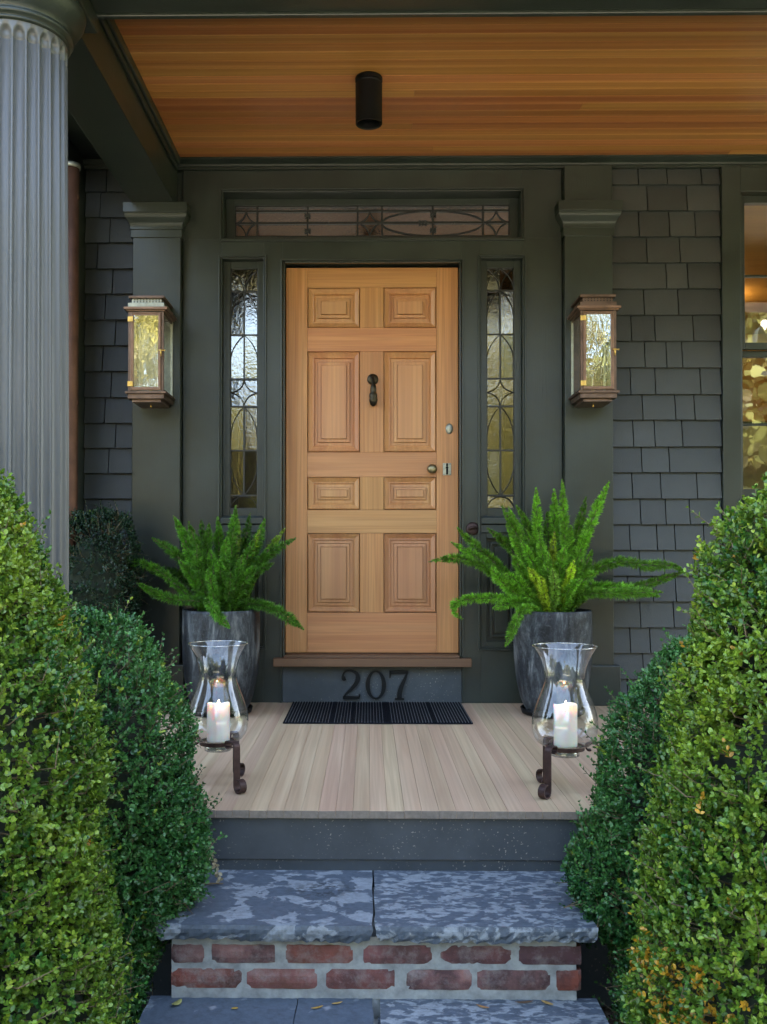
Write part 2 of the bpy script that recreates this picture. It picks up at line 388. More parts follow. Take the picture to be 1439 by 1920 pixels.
# door
DX0, DX1, DZ0, DZ1, DY = -.436, .480, .250, 2.297, .09
door = MB().box(DX0+.004, DX1-.004, DY+.030, DY+.045, DZ0, DZ1).build('door', M['door'], house)
door['label'] = 'eight panel natural fir front door'
xs = [DX0, DX0+.115, DX0+.395, DX0+.520, DX0+.800, DX1]
zs = [DZ1, DZ1-.106, DZ1-.321, DZ1-.4465, DZ1-.9845, DZ1-1.1145, DZ1-1.2905, DZ1-1.4145, DZ1-1.8355, DZ0]
dw, dh, dp = M['door'], M['door_h'], M['door_panel']
B('stile', dw, door, xs[0], xs[1]-.0006, DY, DY+.0295, DZ0, DZ1, .0015)
B('stile', dw, door, xs[4]+.0006, xs[5], DY, DY+.0295, DZ0, DZ1, .0015)
for k in (0, 2, 4, 6, 8):
    B('rail', dh, door, xs[1], xs[4], DY+.0003, DY+.0295, zs[k+1], zs[k], .0012)
for k in (1, 3, 5, 7):
    B('mullion', dw, door, xs[2], xs[3], DY+.0002, DY+.0295, zs[k+1]+.0005, zs[k]-.0005, .0012)
    for x0, x1 in ((xs[1], xs[2]), (xs[3], xs[4])):
        z0, z1 = zs[k+1], zs[k]; m = MB()
        def ring(a, ya, b_, yb):
            A = [(x0+a, ya, z0+a), (x1-a, ya, z0+a), (x1-a, ya, z1-a), (x0+a, ya, z1-a)]
            Bq = [(x0+b_, yb, z0+b_), (x1-b_, yb, z0+b_), (x1-b_, yb, z1-b_), (x0+b_, yb, z1-b_)]
            m.add(A+Bq, [(i, (i+1) % 4, (i+1) % 4+4, i+4) for i in range(4)])
        y = DY
        w = min(x1-x0, z1-z0); i1 = .056; i2 = .074 if w > .2 else .070
        seq = [(.0008, y+.024), (.0034, y+.012), (.0036, y+.001), (.007, y-.003), (.011, y+.001), (.028, y+.012), (.034, y+.010), (.0352, y+.022), (.038, y+.021), (i1-.0032, y+.020), (i1-.0028, y+.027), (i1-.0006, y+.027), (i1, y+.0105), (i2-.003, y+.0095), (i2-.0027, y+.017), (i2-.0006, y+.017), (i2, y-.001)]
        for (a, ya), (b_, yb) in zip(seq, seq[1:]): ring(a, ya, b_, yb)
        a, ya = seq[-1]; m.add([(x0+a, ya, z0+a), (x1-a, ya, z0+a), (x1-a, ya, z1-a), (x0+a, ya, z1-a)], [(0, 1, 2, 3)])
        m.build('panel', dp, door)
# door furniture
kx, kz = .026, 1.70
k = MB(); k.lathe(0, 0, [(0, -.014), (.021, -.014), (.028, -.008), (.030, 0), (.030, .004)], 28)
k.v = [(kx+x, DY+z*1.0-.004, kz+y) for x, y, z in k.v]
kn = k.build('door_knocker', M['bronze'], door, smooth=True)
k = MB().tube([(kx, DY-.016, kz+.012), (kx+.002, DY-.030, kz-.006), (kx+.003, DY-.034, kz-.028), (kx+.003, DY-.036, kz-.045), (kx+.003, DY-.036, kz-.062), (kx+.002, DY-.034, kz-.074), (kx+.002, DY-.033, kz-.080), (kx+.002, DY-.032, kz-.092), (kx+.003, DY-.031, kz-.104), (kx+.003, DY-.030, kz-.114), (kx+.003, DY-.029, kz-.126), (kx+.003, DY-.029, kz-.138), (kx+.004, DY-.029, kz-.147)],
          [.009, .008, .0095, .0155, .0160, .0140, .0195, .0225, .0200, .0230, .0200, .016, .006], 14)
k.build('knocker_arm', M['bronze'], door, smooth=True)
for q in range(5):
    a = -1.0+q*.5
    MB().tube([(kx-.006+q*.004, DY-.046+abs(a)*.004, kz-.088), (kx-.010+q*.0055, DY-.050+abs(a)*.005, kz-.108), (kx-.006+q*.004, DY-.045, kz-.128)], [.003, .0046, .003], 8).build('knocker_finger', M['bronze'], door, smooth=True)
k = MB(); k.lathe(0, 0, [(0, -.040), (.012, -.039), (.021, -.034), (.026, -.026), (.0245, -.018), (.016, -.012), (.010, -.009), (.010, .0), (.017, .0), (.018, .003)], 32)
k.v = [(.340+x, DY+z, 1.222+y) for x, y, z in k.v]; k.build('door_knob', M['oldbrass'], door, smooth=True)
m = MB().box(.398, .442, DY-.004, DY, 1.190, 1.255); esc = m.build('lock_plate', M['pewter'], door, bevel=.004)
m = MB().tube([(.420, DY-.009, 1.195), (.420, DY-.010, 1.225)], [.0052, .005], 10).tube([(.420, DY-.010, 1.226), (.420, DY-.0105, 1.234)], [.0072, .0072], 12).tube([(.420, DY-.009, 1.235), (.420, DY-.009, 1.252)], [.0035, .006], 10)
m.build('keyhole_cover', M['black'], door, smooth=True)
for dx in (-.016, .016):
    for dz in (-.027, .027):
        MB().tube([(.420+dx, DY-.0055, 1.2225+dz), (.420+dx, DY-.003, 1.2225+dz)], .0025, 8).build('screw', M['black'], door)
k = MB(); k.lathe(0, 0, [(0, -.009), (.013, -.0085), (.019, -.006), (.021, 0)], 28)
k.v = [(.432+x*.95, DY+z, 1.437+y*1.38) for x, y, z in k.v]; k.build('lock_cover', M['pewter'], door, smooth=True)

# threshold and number board
m = MB().box(-.487, .532, -.07, -.0115, .194, .236).box(C0-.455, C0+.455, -.012, .14, .2005, .246)
m.build('threshold', M['sillwood'], house, bevel=.003)
B('riser_board', M['fascia'], house, C0-.4665, C0+.4665, .004, .12, .0, .1935, .001)
# bell
k = MB(); k.lathe(0, 0, [(0, -.012), (.02, -.012), (.030, -.009), (.034, -.004), (.035, 0)], 30)
BX, BZ = .546, .905
k.v = [(BX+x, z, BZ+y) for x, y, z in k.v]; bell = k.build('doorbell', M['iron'], house, smooth=True)
MB().tube([(BX-.024, -.017, BZ-.004), (BX-.012, -.022, BZ+.004), (BX+.004, -.024, BZ+.008), (BX+.025, -.018, BZ+.006)], [.003, .008, .008, .003], 10).build('bell_turn_key', M['iron'], bell, smooth=True)

# sidelights
def arc(p0, p1, p2, n=12):
    return [tuple((1-t)**2*a+2*t*(1-t)*b_+t*t*c for a, b_, c in zip(p0, p1, p2)) for t in [i/n for i in range(n+1)]]
def sidelight(sgn, lbl):
    x0, x1 = sorted((C0+sgn*.567, C0+sgn*.788)); gx0, gx1 = x0+.038, x1-.042
    if sgn > 0: gx0, gx1 = x0+.042, x1-.038
    y = .07
    f = MB(); f.frame(x0, x1, .925, 2.322, .038, y-.018, y+.022, wb=.087)
    s = f.build('sidelight_window', P, house, bevel=.002); s['label'] = lbl
    m = MB().profx([(-.012, .93), (y-.018, .93), (y-.018, .975), (-.004, .965), (-.012, .962)], x0+.001, x1-.001); m.build('sill', P, s, bevel=.002)
    zr = [2.285, 2.165, 1.933, 1.699, 1.553, 1.32, 1.082, 1.012]
    gx0, gx1 = x0+.038, x1-.038; cx = (gx0+gx1)/2
    c = MB(); w = .0042; yb = y-.004
    for z in zr: c.box(gx0, gx1, yb-.005, yb+.006, z-w, z+w)
    for xa in (gx0, gx1): c.box(xa-w, xa+w, yb-.0045, yb+.0055, zr[-1], zr[0])
    for i in (1, 2, 4, 5): c.box(cx-w, cx+w, yb-.0042, yb+.0052, zr[i+1]+w, zr[i]-w)
    def T(pts): c.tube([(x_, yb-.003, z_) for x_, z_ in pts], .0028, 6)
    for q in (-1, 1):
        ex = gx1 if q > 0 else gx0
        T(arc((cx+q*.003, zr[1]), (cx+q*.006, zr[1]+.075), (ex, zr[0]-.004)))
        if sgn > 0: T(arc((ex, zr[1]), (ex-q*.004, zr[1]+.07), (cx, zr[0])))
        T(arc((cx+q*.004, zr[1]-.004), (ex, zr[1]-.05), (ex, zr[2]+.06)))
        T(arc((cx+q*.004, zr[2]-.004), (ex-q*.005, zr[2]-.06), (ex-q*.001, zr[3]+.10)))
        zm = (zr[3]+zr[4])/2
        T(arc((cx, zr[3]), (cx+q*.006, zm+.012), (ex, zm))); T(arc((ex, zm), (cx+q*.006, zm-.012), (cx, zr[4])))
        T(arc((cx+q*.004, zr[4]-.004), (ex-q*.003, zr[4]-.07), (ex-q*.001, zr[5]+.05)))
        T(arc((ex-q*.001, zr[5]-.07), (ex-q*.003, zr[6]+.075), (cx+q*.004, zr[6]+.004)))
        T(arc((cx, zr[6]-.006), (cx+q*.052, zr[6]-.006), (ex, zr[7]+.002)))
    c.build('lead_came', M['came'], s)
    for i in range(7):
        spans = [(gx0, cx), (cx, gx1)] if i in (0, 1, 2, 4, 5) else [(gx0, gx1)]
        for a, b_ in spans:
            t = random.uniform(-.0022, .0022); t2 = random.uniform(-.006, .006)
            m = MB(); m.add([(a, y+t, zr[i+1]), (b_, y-t, zr[i+1]), (b_, y-t+t2, zr[i]), (a, y+t+t2, zr[i])], [(0, 1, 2, 3)])
            m.build('pane', M['pane'], s)
    # lower panel
    m = MB(); m.box(x0, x1, .05, .08, .288, .885); m.frame(x0, x1, .288, .885, .03, .012, .0505); m.frame(x0+.05, x1-.05, .338, .835, .012, .030, .0502)
    m.box(x0+.075, x1-.075, .036, .0503, .363, .81); m.build('lower_panel', P, house, bevel=.003)
    bead(x0, x1, .288, 2.322)
sidelight(-1, 'narrow leaded glass sidelight left of the door')
sidelight(1, 'narrow leaded glass sidelight right of the door')

# transom
tx0, tx1, ty = C0-.782, C0+.782, .13
f = MB(); f.box(tx0, tx0+.046, ty-.02, ty+.02, 2.424, 2.674).box(tx1-.046, tx1, ty-.02, ty+.02, 2.424, 2.674).box(tx0+.046, tx1-.046, ty-.02, ty+.02, 2.640, 2.674).box(tx0+.046, tx1-.046, ty-.02, ty+.02, 2.424, 2.470)
tr = f.build('transom_window', P, house, bevel=.002); tr['label'] = 'wide leaded glass transom above the door'
gx0, gx1 = tx0+.046, tx1-.046
bars = [gx0, -.594, -.324, -.055, .076, .348, .617, gx1]
zb = [2.640, 2.613, 2.548, 2.475]
c = MB(); w = .0045; yb = ty-.004
for z, ww in zip(zb, (w, .0055, .0055, w)): c.box(gx0, gx1, yb-.006, yb+.006, z-ww, z+ww)
for x in bars: c.box(x-w, x+w, yb-.0055, yb+.0055, zb[-1], zb[0])
def T(pts): c.tube([(x_, yb-.004, z_) for x_, z_ in pts], .003, 6)
zt, zm, zl = zb[1], zb[2], zb[3]
for a, b_ in ((bars[0], bars[1]), (bars[3], bars[4]), (bars[6], bars[7])):
    mx_ = (a+b_)/2
    for q, e in ((-1, a), (1, b_)):
        T(arc((mx_, zt), (mx_+q*.012, zm+.010), (e, zm))); T(arc((mx_, zl), (mx_+q*.012, zm-.010), (e, zm)))
T([(bars[4]+(bars[6]-bars[4])*(.5-.5*math.cos(t*math.pi/24)), zm+.064*math.sin(t*math.pi/24)) for t in range(25)])
T([(bars[4]+(bars[6]-bars[4])*(.5-.5*math.cos(t*math.pi/24)), zm-.069*math.sin(t*math.pi/24)) for t in range(25)])
def fleur(x, z, d=(1, 0), s=1.):
    for a in (-1, 0, 1):
        q = Vector((d[0], 0, d[1])); r_ = Vector((-d[1], 0, d[0]))
        p0 = Vector((x, yb-.008, z)); p1 = p0+q*(.016*s)+r_*(a*.010*s); p2 = p0+q*(.028*s)+r_*(a*.019*s)
        c.tube([p0, p1, p2], [.0035, .0042, .0016], 6)
for z in (zm+.040, zm-.042): fleur(bars[2], z, (-1, 0), .6); fleur(bars[2], z, (1, 0), .6)
for z in (zm+.045, zm-.040): fleur(bars[5], z, (-1, 0), .55); fleur(bars[5], z, (1, 0), .7)
for dx in (-.018, -.034, -.05): fleur(bars[5]+dx-.008, zm, (-.7, .0), .9)
for x in (bars[2]+.11, bars[5]+.11): c.lathe(x, 0, [(0, zm-.008), (.006, zm-.004), (.006, zm+.004), (0, zm+.008)], 10); c.v[-40:] = [(a, b_+yb-.006, d) for a, b_, d in c.v[-40:]]
c.build('lead_came', M['came'], tr)
for i in range(7):
    for a, b_ in ((zb[1], zb[0]), (zb[2], zb[1]), (zb[3], zb[2])):
        t = random.uniform(-.001, .001)
        MB().add([(bars[i], ty+t, a), (bars[i+1], ty-t, a), (bars[i+1], ty-t, b_), (bars[i], ty+t, b_)], [(0, 1, 2, 3)]).build('pane', M['pane'], tr)
# dark hall behind the glass
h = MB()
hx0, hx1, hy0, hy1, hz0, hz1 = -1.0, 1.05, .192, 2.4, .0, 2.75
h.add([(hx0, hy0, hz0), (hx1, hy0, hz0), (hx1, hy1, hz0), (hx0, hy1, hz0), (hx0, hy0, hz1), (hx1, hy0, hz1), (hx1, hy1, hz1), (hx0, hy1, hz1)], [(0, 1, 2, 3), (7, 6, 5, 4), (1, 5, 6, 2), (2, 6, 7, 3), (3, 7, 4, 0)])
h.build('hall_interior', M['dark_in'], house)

B('casing_board', P, house, -1.26, -.969, .03, .19, 2.40, 2.86, .001)
# pilasters with capitals
def pilaster(x0, x1, topz):
    p_ = MB().box(x0, x1, -.055, .1, .0, topz).build('pilaster', P, house, bevel=.0025)
    cx = (x0+x1)/2; hw = (x1-x0)/2
    c = MB()
    def lay(hx, yf, z0, z1): c.box(cx-hx, cx+hx, yf, .02, z0, z1)
    lay(hw+.041, -.103, 2.534, 2.585)
    n = 7; prev = None
    for i in range(n):
        t0, t1 = i/n, (i+1)/n
        e0 = .011+.027*(.5-.5*math.cos(t0*math.pi)); e1 = .011+.027*(.5-.5*math.cos(t1*math.pi))
        za, zb_ = 2.469+.062*t0, 2.469+.062*t1
        a = [(cx-hw-e0, -.055-e0, za), (cx+hw+e0, -.055-e0, za), (cx+hw+e1, -.055-e1, zb_), (cx-hw-e1, -.055-e1, zb_), (cx-hw-e0, .02, za), (cx+hw+e0, .02, za), (cx+hw+e1, .02, zb_), (cx-hw-e1, .02, zb_)]
        c.add(a, [(0, 1, 2, 3), (1, 5, 6, 2), (4, 0, 3, 7)])
    lay(hw+.037, -.098, 2.5305, 2.5345)
    lay(hw+.012, -.069, 2.455, 2.4695); lay(hw+.008, -.063, 2.415, 2.4555)
    c.build('capital', P, p_, bevel=.0015)
    B('plinth', P, p_, x0-.028, x1+.028, -.085, .02, .0, .205, .004)
pilaster(-1.221, -.972, 2.455); pilaster(1.0165, 1.262, ZT-.001)

# crown moulding under the porch ceiling
m = MB()
prof = [(.05, 2.785), (-.016, 2.785), (-.016, 2.797), (-.024, 2.799), (-.026, 2.808), (-.034, 2.813), (-.048, 2.819), (-.056, 2.824), (-.062, 2.824), (-.062, 2.833), (.05, 2.833)]
m.profx(prof, -1.0, 3.6); m.build('crown_moulding', P, house)
m = MB(); m.profx([(.02, 2.79), (-.02, 2.79), (-.02, 2.80), (-.03, 2.803), (-.03, 2.812), (-.042, 2.82), (-.042, 2.832), (.02, 2.832)], -1.49, -1.22); m.build('crown_moulding', P, house)

# shingles
backing = MB().box(-1.5, -1.2, .024, .2, -.6, 2.84); bw = backing.build('shingle_wall', M['dark_in'], house)
backing = MB().box(1.25, 1.84, .024, .2, -.6, 2.80); bw2 = backing.build('shingle_wall', M['dark_in'], house)
def shingle_row(z0, z1, xs_, wall):
    for a, b_ in zip(xs_, xs_[1:]):
        j = random.uniform(-.0015, .0015); th = random.uniform(-.001, .002); gp = .0026; dz = random.uniform(0, .0015)
        yb_ = -.014-th
        m = MB(); zt_ = z1+.02
        m.add([(a+gp, yb_, z0+dz), (b_-gp, yb_+j, z0+dz), (b_-gp, .020, z0+dz), (a+gp, .020, z0+dz), (a+gp, .0105, zt_), (b_-gp, .0105, zt_), (b_-gp, .020, zt_), (a+gp, .020, zt_)],
              [(3, 2, 1, 0), (4, 5, 6, 7), (0, 1, 5, 4), (1, 2, 6, 5), (2, 3, 7, 6), (3, 0, 4, 7)])
        m.build('shingle', M['shingle'], wall)
pxx = lambda u: (u-690)/360.; pxz = lambda v: .803+(1028-v)/360.
rowsR = [(314, 346, [1199, 1253, 1317]), (346, 395, [1216, 1290]), (395, 444, [1200, 1257, 1305]), (444, 493, [1214.5, 1276.5]), (493, 542, [1251, 1291]), (542, 591, [1209, 1273]), (591, 640, [1185, 1229, 1300.7]), (640, 690, [1210, 1250.6, 1280]), (690, 740, [1183.4, 1229.6, 1313.6]), (740, 788, [1205.6, 1266.6, 1302.3]), (788, 838, [1188, 1228, 1279.4]), (838, 886, [1203.6, 1255]), (886, 935, [1185.7, 1239, 1306.6]), (935, 983, [1201, 1248, 1292.6]), (983, 1031, [1181, 1231.6, 1265, 1319]), (1031, 1079, [1199, 1245, 1301]), (1079, 1127, [1177, 1224, 1266, 1310]), (1127, 1175, [1200, 1262, 1320]), (1175, 1223, [1181, 1218, 1290]), (1223, 1271, [1205, 1256, 1311]), (1271, 1317, [1176, 1235, 1281])]
for v0, v1, js in rowsR: shingle_row(pxz(v1), pxz(v0), [1.264]+[pxx(u)-.004 for u in js]+[1.836], bw2)
rowsL = [(304, 355, [198]), (355, 403.6, [186]), (403.6, 451.6, [204.7]), (451.6, 500.6, [181]), (500.6, 548.7, [210]), (548.7, 597.5, [196.5]), (597.5, 646, [216]), (646, 695, [192]), (695, 744, [208.4]), (744, 792.5, [196.5]), (792.5, 839.6, [217]), (839.6, 887, [204]), (887, 935, []), (935, 985, [189]), (985, 1033, [207]), (1033, 1081, [192]), (1081, 1129, [213]), (1129, 1177, [199]), (1177, 1225, [184]), (1225, 1317, [205])]
for v0, v1, js in rowsL: shingle_row(pxz(v1), pxz(v0), [-1.486]+[pxx(u)-.006 for u in js]+[-1.222], bw)

# window at the right
WX = 1.837
B('casing_board', P, house, WX, WX+.097, -.024, .19, -.6, 2.784, .003)
B('casing_board', P, house, WX+.097, 3.3, -.022, .19, 2.655, 2.783, .003)
m = MB().profx([(-.06, 1.03), (.1, 1.03), (.1, 1.075), (-.05, 1.062)], WX+.0975, 3.2); m.build('window_sill', P, house, bevel=.003)
B('casing_board', P, house, WX+.0975, 3.3, -.01, .19, -.6, 1.029, .003)
B('casing_board', P, house, 3.2, 3.6, -.024, .19, -.6, 2.655, .003)
wx0, wx1 = WX+.0975, 3.199
f = MB(); f.frame(wx0, wx1, 1.845, 2.654, .040, .03, .062, wb=.036).box(wx0+.04, wx1-.04, .036, .058, 2.226, 2.238).box((wx0+wx1)/2-.006, (wx0+wx1)/2+.006, .0365, .0575, 1.881, 2.2255)
win = f.build('window', P, house, bevel=.003); win['label'] = 'tall sash window at the right edge'
f = MB(); f.frame(wx0, wx1, 1.065, 1.8445, .034, .066, .10, wb=.05).box(wx0+.034, wx1-.034, .072, .094, 1.450, 1.463); f.build('lower_sash', P, win, bevel=.003)
B('stop_bead', P, win, wx0, wx0+.012, -.005, .0295, 1.08, 2.654, .002)
for z0, z1, y in ((2.238, 2.614, .047), (1.881, 2.226, .047), (1.463, 1.81, .083), (1.115, 1.45, .083)):
    MB().add([(wx0+.03, y, z0), (wx1-.03, y, z0), (wx1-.03, y, z1), (wx0+.03, y, z1)], [(0, 1, 2, 3)]).build('pane', M['pane_old'], win)
h = MB(); a = (1.5, .192, .25); b_ = (4.6, 3.6, 2.72)
h.add([(x, y, z) for z in (a[2], b_[2]) for x, y in ((a[0], a[1]), (b_[0], a[1]), (b_[0], b_[1]), (a[0], b_[1]))], [(0, 1, 2, 3), (7, 6, 5, 4), (1, 5, 6, 2), (2, 6, 7, 3), (3, 7, 4, 0)])
h.build('room_interior', M['warm_wall'], house)

# upper storey, roof and side wing (they keep the sun off the porch)
B('upper_wall', M['shingle'], house, -7, 8, .0, .4, 2.86, 6.6, 0)
B('side_wall', M['shingle'], house, 3.6, 8, .0, .4, -.6, 2.8, 0)
m = MB(); m.add([(-7.6, -.9, 6.2), (8.6, -.9, 6.2), (8.6, 4.2, 9.2), (-7.6, 4.2, 9.2), (8.6, 9.3, 6.2), (-7.6, 9.3, 6.2)], [(0, 1, 2, 3), (3, 2, 4, 5)]); m.build('roof', M['black'], house)
B('gable_wall', M['shingle'], house, -7, -6.8, .41, 8.5, -.6, 6.6, 0); B('gable_wall', M['shingle'], house, 7.8, 8, .41, 8.5, -.6, 6.6, 0)
B('rear_wall', M['shingle'], house, -7, 8, 8.5, 8.7, -.6, 6.6, 0)
B('wing_wall', P, house, -1.80, -1.4875, -.45, .19, -.6, 2.845, .004)
B('wing_front_wall', M['shingle'], house, -6.8, -1.8005, -.43, .19, -.6, 2.845, .004)
B('porch_roof', M['black'], house, -1.26, 4.6, -2.42, -.001, 2.905, 3.05, 0)
B('eave_soffit', P, house, -1.54, -1.2395, -.65, -.001, 2.846, 2.90, 0)

# beams
def beam(x0, x1, y0, y1, z0, z1): return B('beam', P, house, x0, x1, y0, y1, z0, z1, .003)
bm = beam(-1.22, -1.0, -1.84, -.002, 2.5855, 2.9)
B('beam_moulding', P, bm, -.9995, -.972, -1.84, -.063, 2.786, 2.833, .006)
B('beam_moulding', P, bm, -.9995, -.984, -1.84, -.063, 2.760, 2.7855, .004)
bm = beam(-1.30, 4.4, -2.16, -1.8405, 2.5855, 2.9)
B('beam_moulding', P, bm, -.97, 4.4, -1.8400, -1.818, 2.574, 2.606, .004)
B('beam_moulding', P, bm, -1.24, 4.4, -2.19, -2.1605, 2.60, 2.9, .004)

# porch ceiling boards
ceil = MB().box(-1.0, 4.4, -1.84, -.001, 2.845, 2.90).build('porch_ceiling', M['dark_in']); tag(ceil, kind='structure')
pw = .0665; y = -1.838; i = 0
while y < -.03:
    cuts = [-1.0, 4.4]; n = random.choice([0, 0, 1, 1])
    for _ in range(n): cuts.append(random.uniform(-.6, 2.6))
    cuts = sorted(cuts)
    for a, b_ in zip(cuts, cuts[1:]):
        if b_-a < .012: continue
        o = MB().box(a+.0003, b_-.0003, y+.0008, min(y+pw-.0008, -.02), 2.8335+random.uniform(0, .0004), 2.8445).build('plank', M['ceil'], ceil, bevel=.0006, seg=1)
    y += pw

# porch floor
floor = MB().box(-1.30, 3.4, -2.02, .0, -.16, -.0245).build('porch_floor', M['dark_in']); tag(floor, kind='structure')
pw = .0527; x = .1125-27*pw; i = 0
while x < 3.0:
    dz = random.uniform(-.0007, .0007)
    pk = MB().box(x+.0003, x+pw-.0003, -2.055+random.uniform(-.0015, .0015), -.001, -.0235, dz)
    pk.mi[2] = 1; pk.build('plank', [M['floor'], M['endgrain']], floor, bevel=.0007)
    x += pw
B('fascia_board', M['fascia'], floor, -1.30, 3.4, -2.04, -2.0205, -.154, -.0240, .002)
B('base_board', M['fascia'], floor, -1.30, 3.4, -2.033, -2.0205, -.60, -.1545, .002)

# column
colm = thing('porch_column', (-1.115, -1.985, 0), 'grey fluted round porch column at the left edge', 'column')
cx, cy = -1.115, -1.985
def flute(r, z, a):
    t = (a*24/(2*math.pi)) % 1.0; d = abs(t-.5)*2
    k = 0 if d > .86 else math.sqrt(1-(d/.86)**2)
    zt_ = 2.392-.022*(d**2); f = 1.0 if z < zt_-.012 else max(0, min(1, (zt_-z)/.012))
    if z < .14: f = 0
    return r-.0165*k*f
prof = [(.168, .12), (.168, .139), (.168, .141), (.166, .5), (.163, 1.2), (.158, 1.8), (.1535, 2.348), (.1515, 2.350), (.1515, 2.3525), (.1535, 2.3545), (.1535, 2.366), (.1535, 2.372), (.1535, 2.377), (.1535, 2.382), (.1535, 2.387), (.1535, 2.392), (.1535, 2.405)]
s = MB(); s.lathe(cx, cy, prof, 480, fn=flute)
sh = s.build('shaft', M['paint_light'], colm, smooth=True)
s = MB(); s.lathe(cx, cy, [(.15, 2.402), (.160, 2.404), (.165, 2.409), (.160, 2.414), (.160, 2.417), (.169, 2.420), (.174, 2.427), (.169, 2.434), (.166, 2.437), (.166, 2.441), (.178, 2.452), (.194, 2.470), (.206, 2.490), (.211, 2.508), (.209, 2.518), (.20, 2.522)], 96); s.build('capital', M['paint'], colm, smooth=True)
B('abacus', M['paint'], colm, cx-.212, cx+.212, cy-.212, cy+.16, 2.5225, 2.585, .006)
s = MB(); s.lathe(cx, cy, [(.17, .121), (.19, .118), (.20, .10), (.205, .08), (.19, .062), (.215, .058), (.225, .045), (.215, .032), (.2, .03)], 96); s.build('base', M['paint_light'], colm, smooth=True)
B('plinth', M['paint_light'], colm, cx-.17, cx+.225, cy-.06, cy+.225, .0012, .03, .004)
# downspout
ds = thing('downspout', (-1.447, -.36, -.6), 'brown copper downspout beside the left shingles', 'pipe')
MB().tube([(-1.447, -.36, z) for z in (-.6, .5, 1.6, 2.655)], .0365, 20).build('pipe', M['rustpipe'], ds, smooth=True)
for z in (.4, 1.5, 2.5): MB().box(-1.487, -1.409, -.372, -.348, z, z+.02).build('bracket', M['rustpipe'], ds, bevel=.003)
MB().tube([(-1.447, -.36, 2.655), (-1.447, -.36, 2.675)], .045, 20).build('collar', M['pewter'], ds, smooth=True)
# ---------------------------------------------------------------- steps
def slab(name_mat, x0, x1, y0, y1, z1, th, parent, seed, crack=None, endcut=0.):
    r = random.Random(seed); m = MB(); nx = 46; ny = 10; nz = 4
    ph = [r.uniform(0, 6.28) for _ in range(8)]
    def wob(t, k): return sum(math.sin(t*f+ph[(i+k) % 8])/f for i, f in enumerate((7., 17., 31., 57.)))
    def pt(i, j, kz):               # i along x, j along depth from front, kz 0 top .. nz bottom
        u = i/nx; x = x0+(x1-x0)*u; yf = y0
        v = j/ny; y = yf+(y1-yf)*v; z = z1+.0008*wob(x*3+v*2, 2)
        t = kz/nz
        low = th*(.92+.5*wob(x*1.5, 4)+.06*r.uniform(-1, 1)*(1 if 0 < i < nx else 0))
        if j == 0:
            y += .007*wob(x*1.3, 1)+(.0 if kz == 0 else -.004*math.sin(t*3.1)+.010*t*t*(1+r.uniform(-.6, .6)))+r.uniform(-.0012, .0012)
        if i in (0, nx):
            s_ = -1 if i == 0 else 1; x += s_*(.004*wob(v*9, 3)-(.008*t*t)+r.uniform(-.002, .002))-s_*endcut*v
        if kz: z = z1-low*t if j == 0 else z1-th*t
        return (x, y, z)
    top = [[pt(i, j, 0) for i in range(nx+1)] for j in range(ny+1)]
    fr = [top[0]]+[[pt(i, 0, k_) for i in range(nx+1)] for k_ in range(1, nz+1)]
    L = [[top[j][0] for j in range(ny+1)]]+[[pt(0, j, k_) if j else fr[k_][0] for j in range(ny+1)] for k_ in range(1, nz+1)]
    Rr = [[top[j][nx] for j in range(ny+1)]]+[[pt(nx, j, k_) if j else fr[k_][nx] for j in range(ny+1)] for k_ in range(1, nz+1)]
    def grid(g_, flip=False):
        h_, w_ = len(g_), len(g_[0]); vs = [p for row in g_ for p in row]; fs = []
        for a in range(h_-1):
            for b_ in range(w_-1):
                q = (a*w_+b_, a*w_+b_+1, (a+1)*w_+b_+1, (a+1)*w_+b_); fs.append(q if not flip else q[::-1])
        m.add(vs, fs)
    grid(top); grid(fr, True); grid(L); grid(Rr, True)
    bot = [fr[nz], [(p[0], y1, z1-th) for p in fr[nz]]]; grid(bot, True)
    return m.build('stone_slab', name_mat, parent, smooth=False)
steps = MB().box(-.522, .553, -2.426, -2.0405, -.62, -.236).build('steps', M['mortar'], bevel=.004); tag(steps, kind='structure')
# a rough lip of mortar over the front so that the joints are uneven
m = MB(); nx, nz = 90, 14
vs = []
for k in range(nz+1):
    for i in range(nx+1):
        x = -.523+1.077*i/nx; z = -.396+.165*k/nz
        vs.append((x, -2.4285-.004*random.random(), z))
m.add(vs, [(k*(nx+1)+i, k*(nx+1)+i+1, (k+1)*(nx+1)+i+1, (k+1)*(nx+1)+i) for k in range(nz) for i in range(nx)]); m.build('mortar_face', M['mortar'], steps, smooth=True)
slab(M['stone_a'], -.557, .0125, -2.468, -2.034, -.188, .047, steps, 1)
slab(M['stone_b'], .0195, .602, -2.472, -2.034, -.188, .047, steps, 2)
slab(M['stone_c'], -.580, -.187, -2.86, -2.42, -.395, .05, steps, 3)
slab(M['stone_c'], -.1845, .0125, -2.86, -2.42, -.3945, .05, steps, 4)
slab(M['stone_b'], .0195, .622, -2.865, -2.42, -.395, .05, steps, 5, endcut=.03)
MB().box(-.54, .57, -2.80, -2.43, -.62, -.446).build('lower_riser', M['mortar'], steps, bevel=.005)
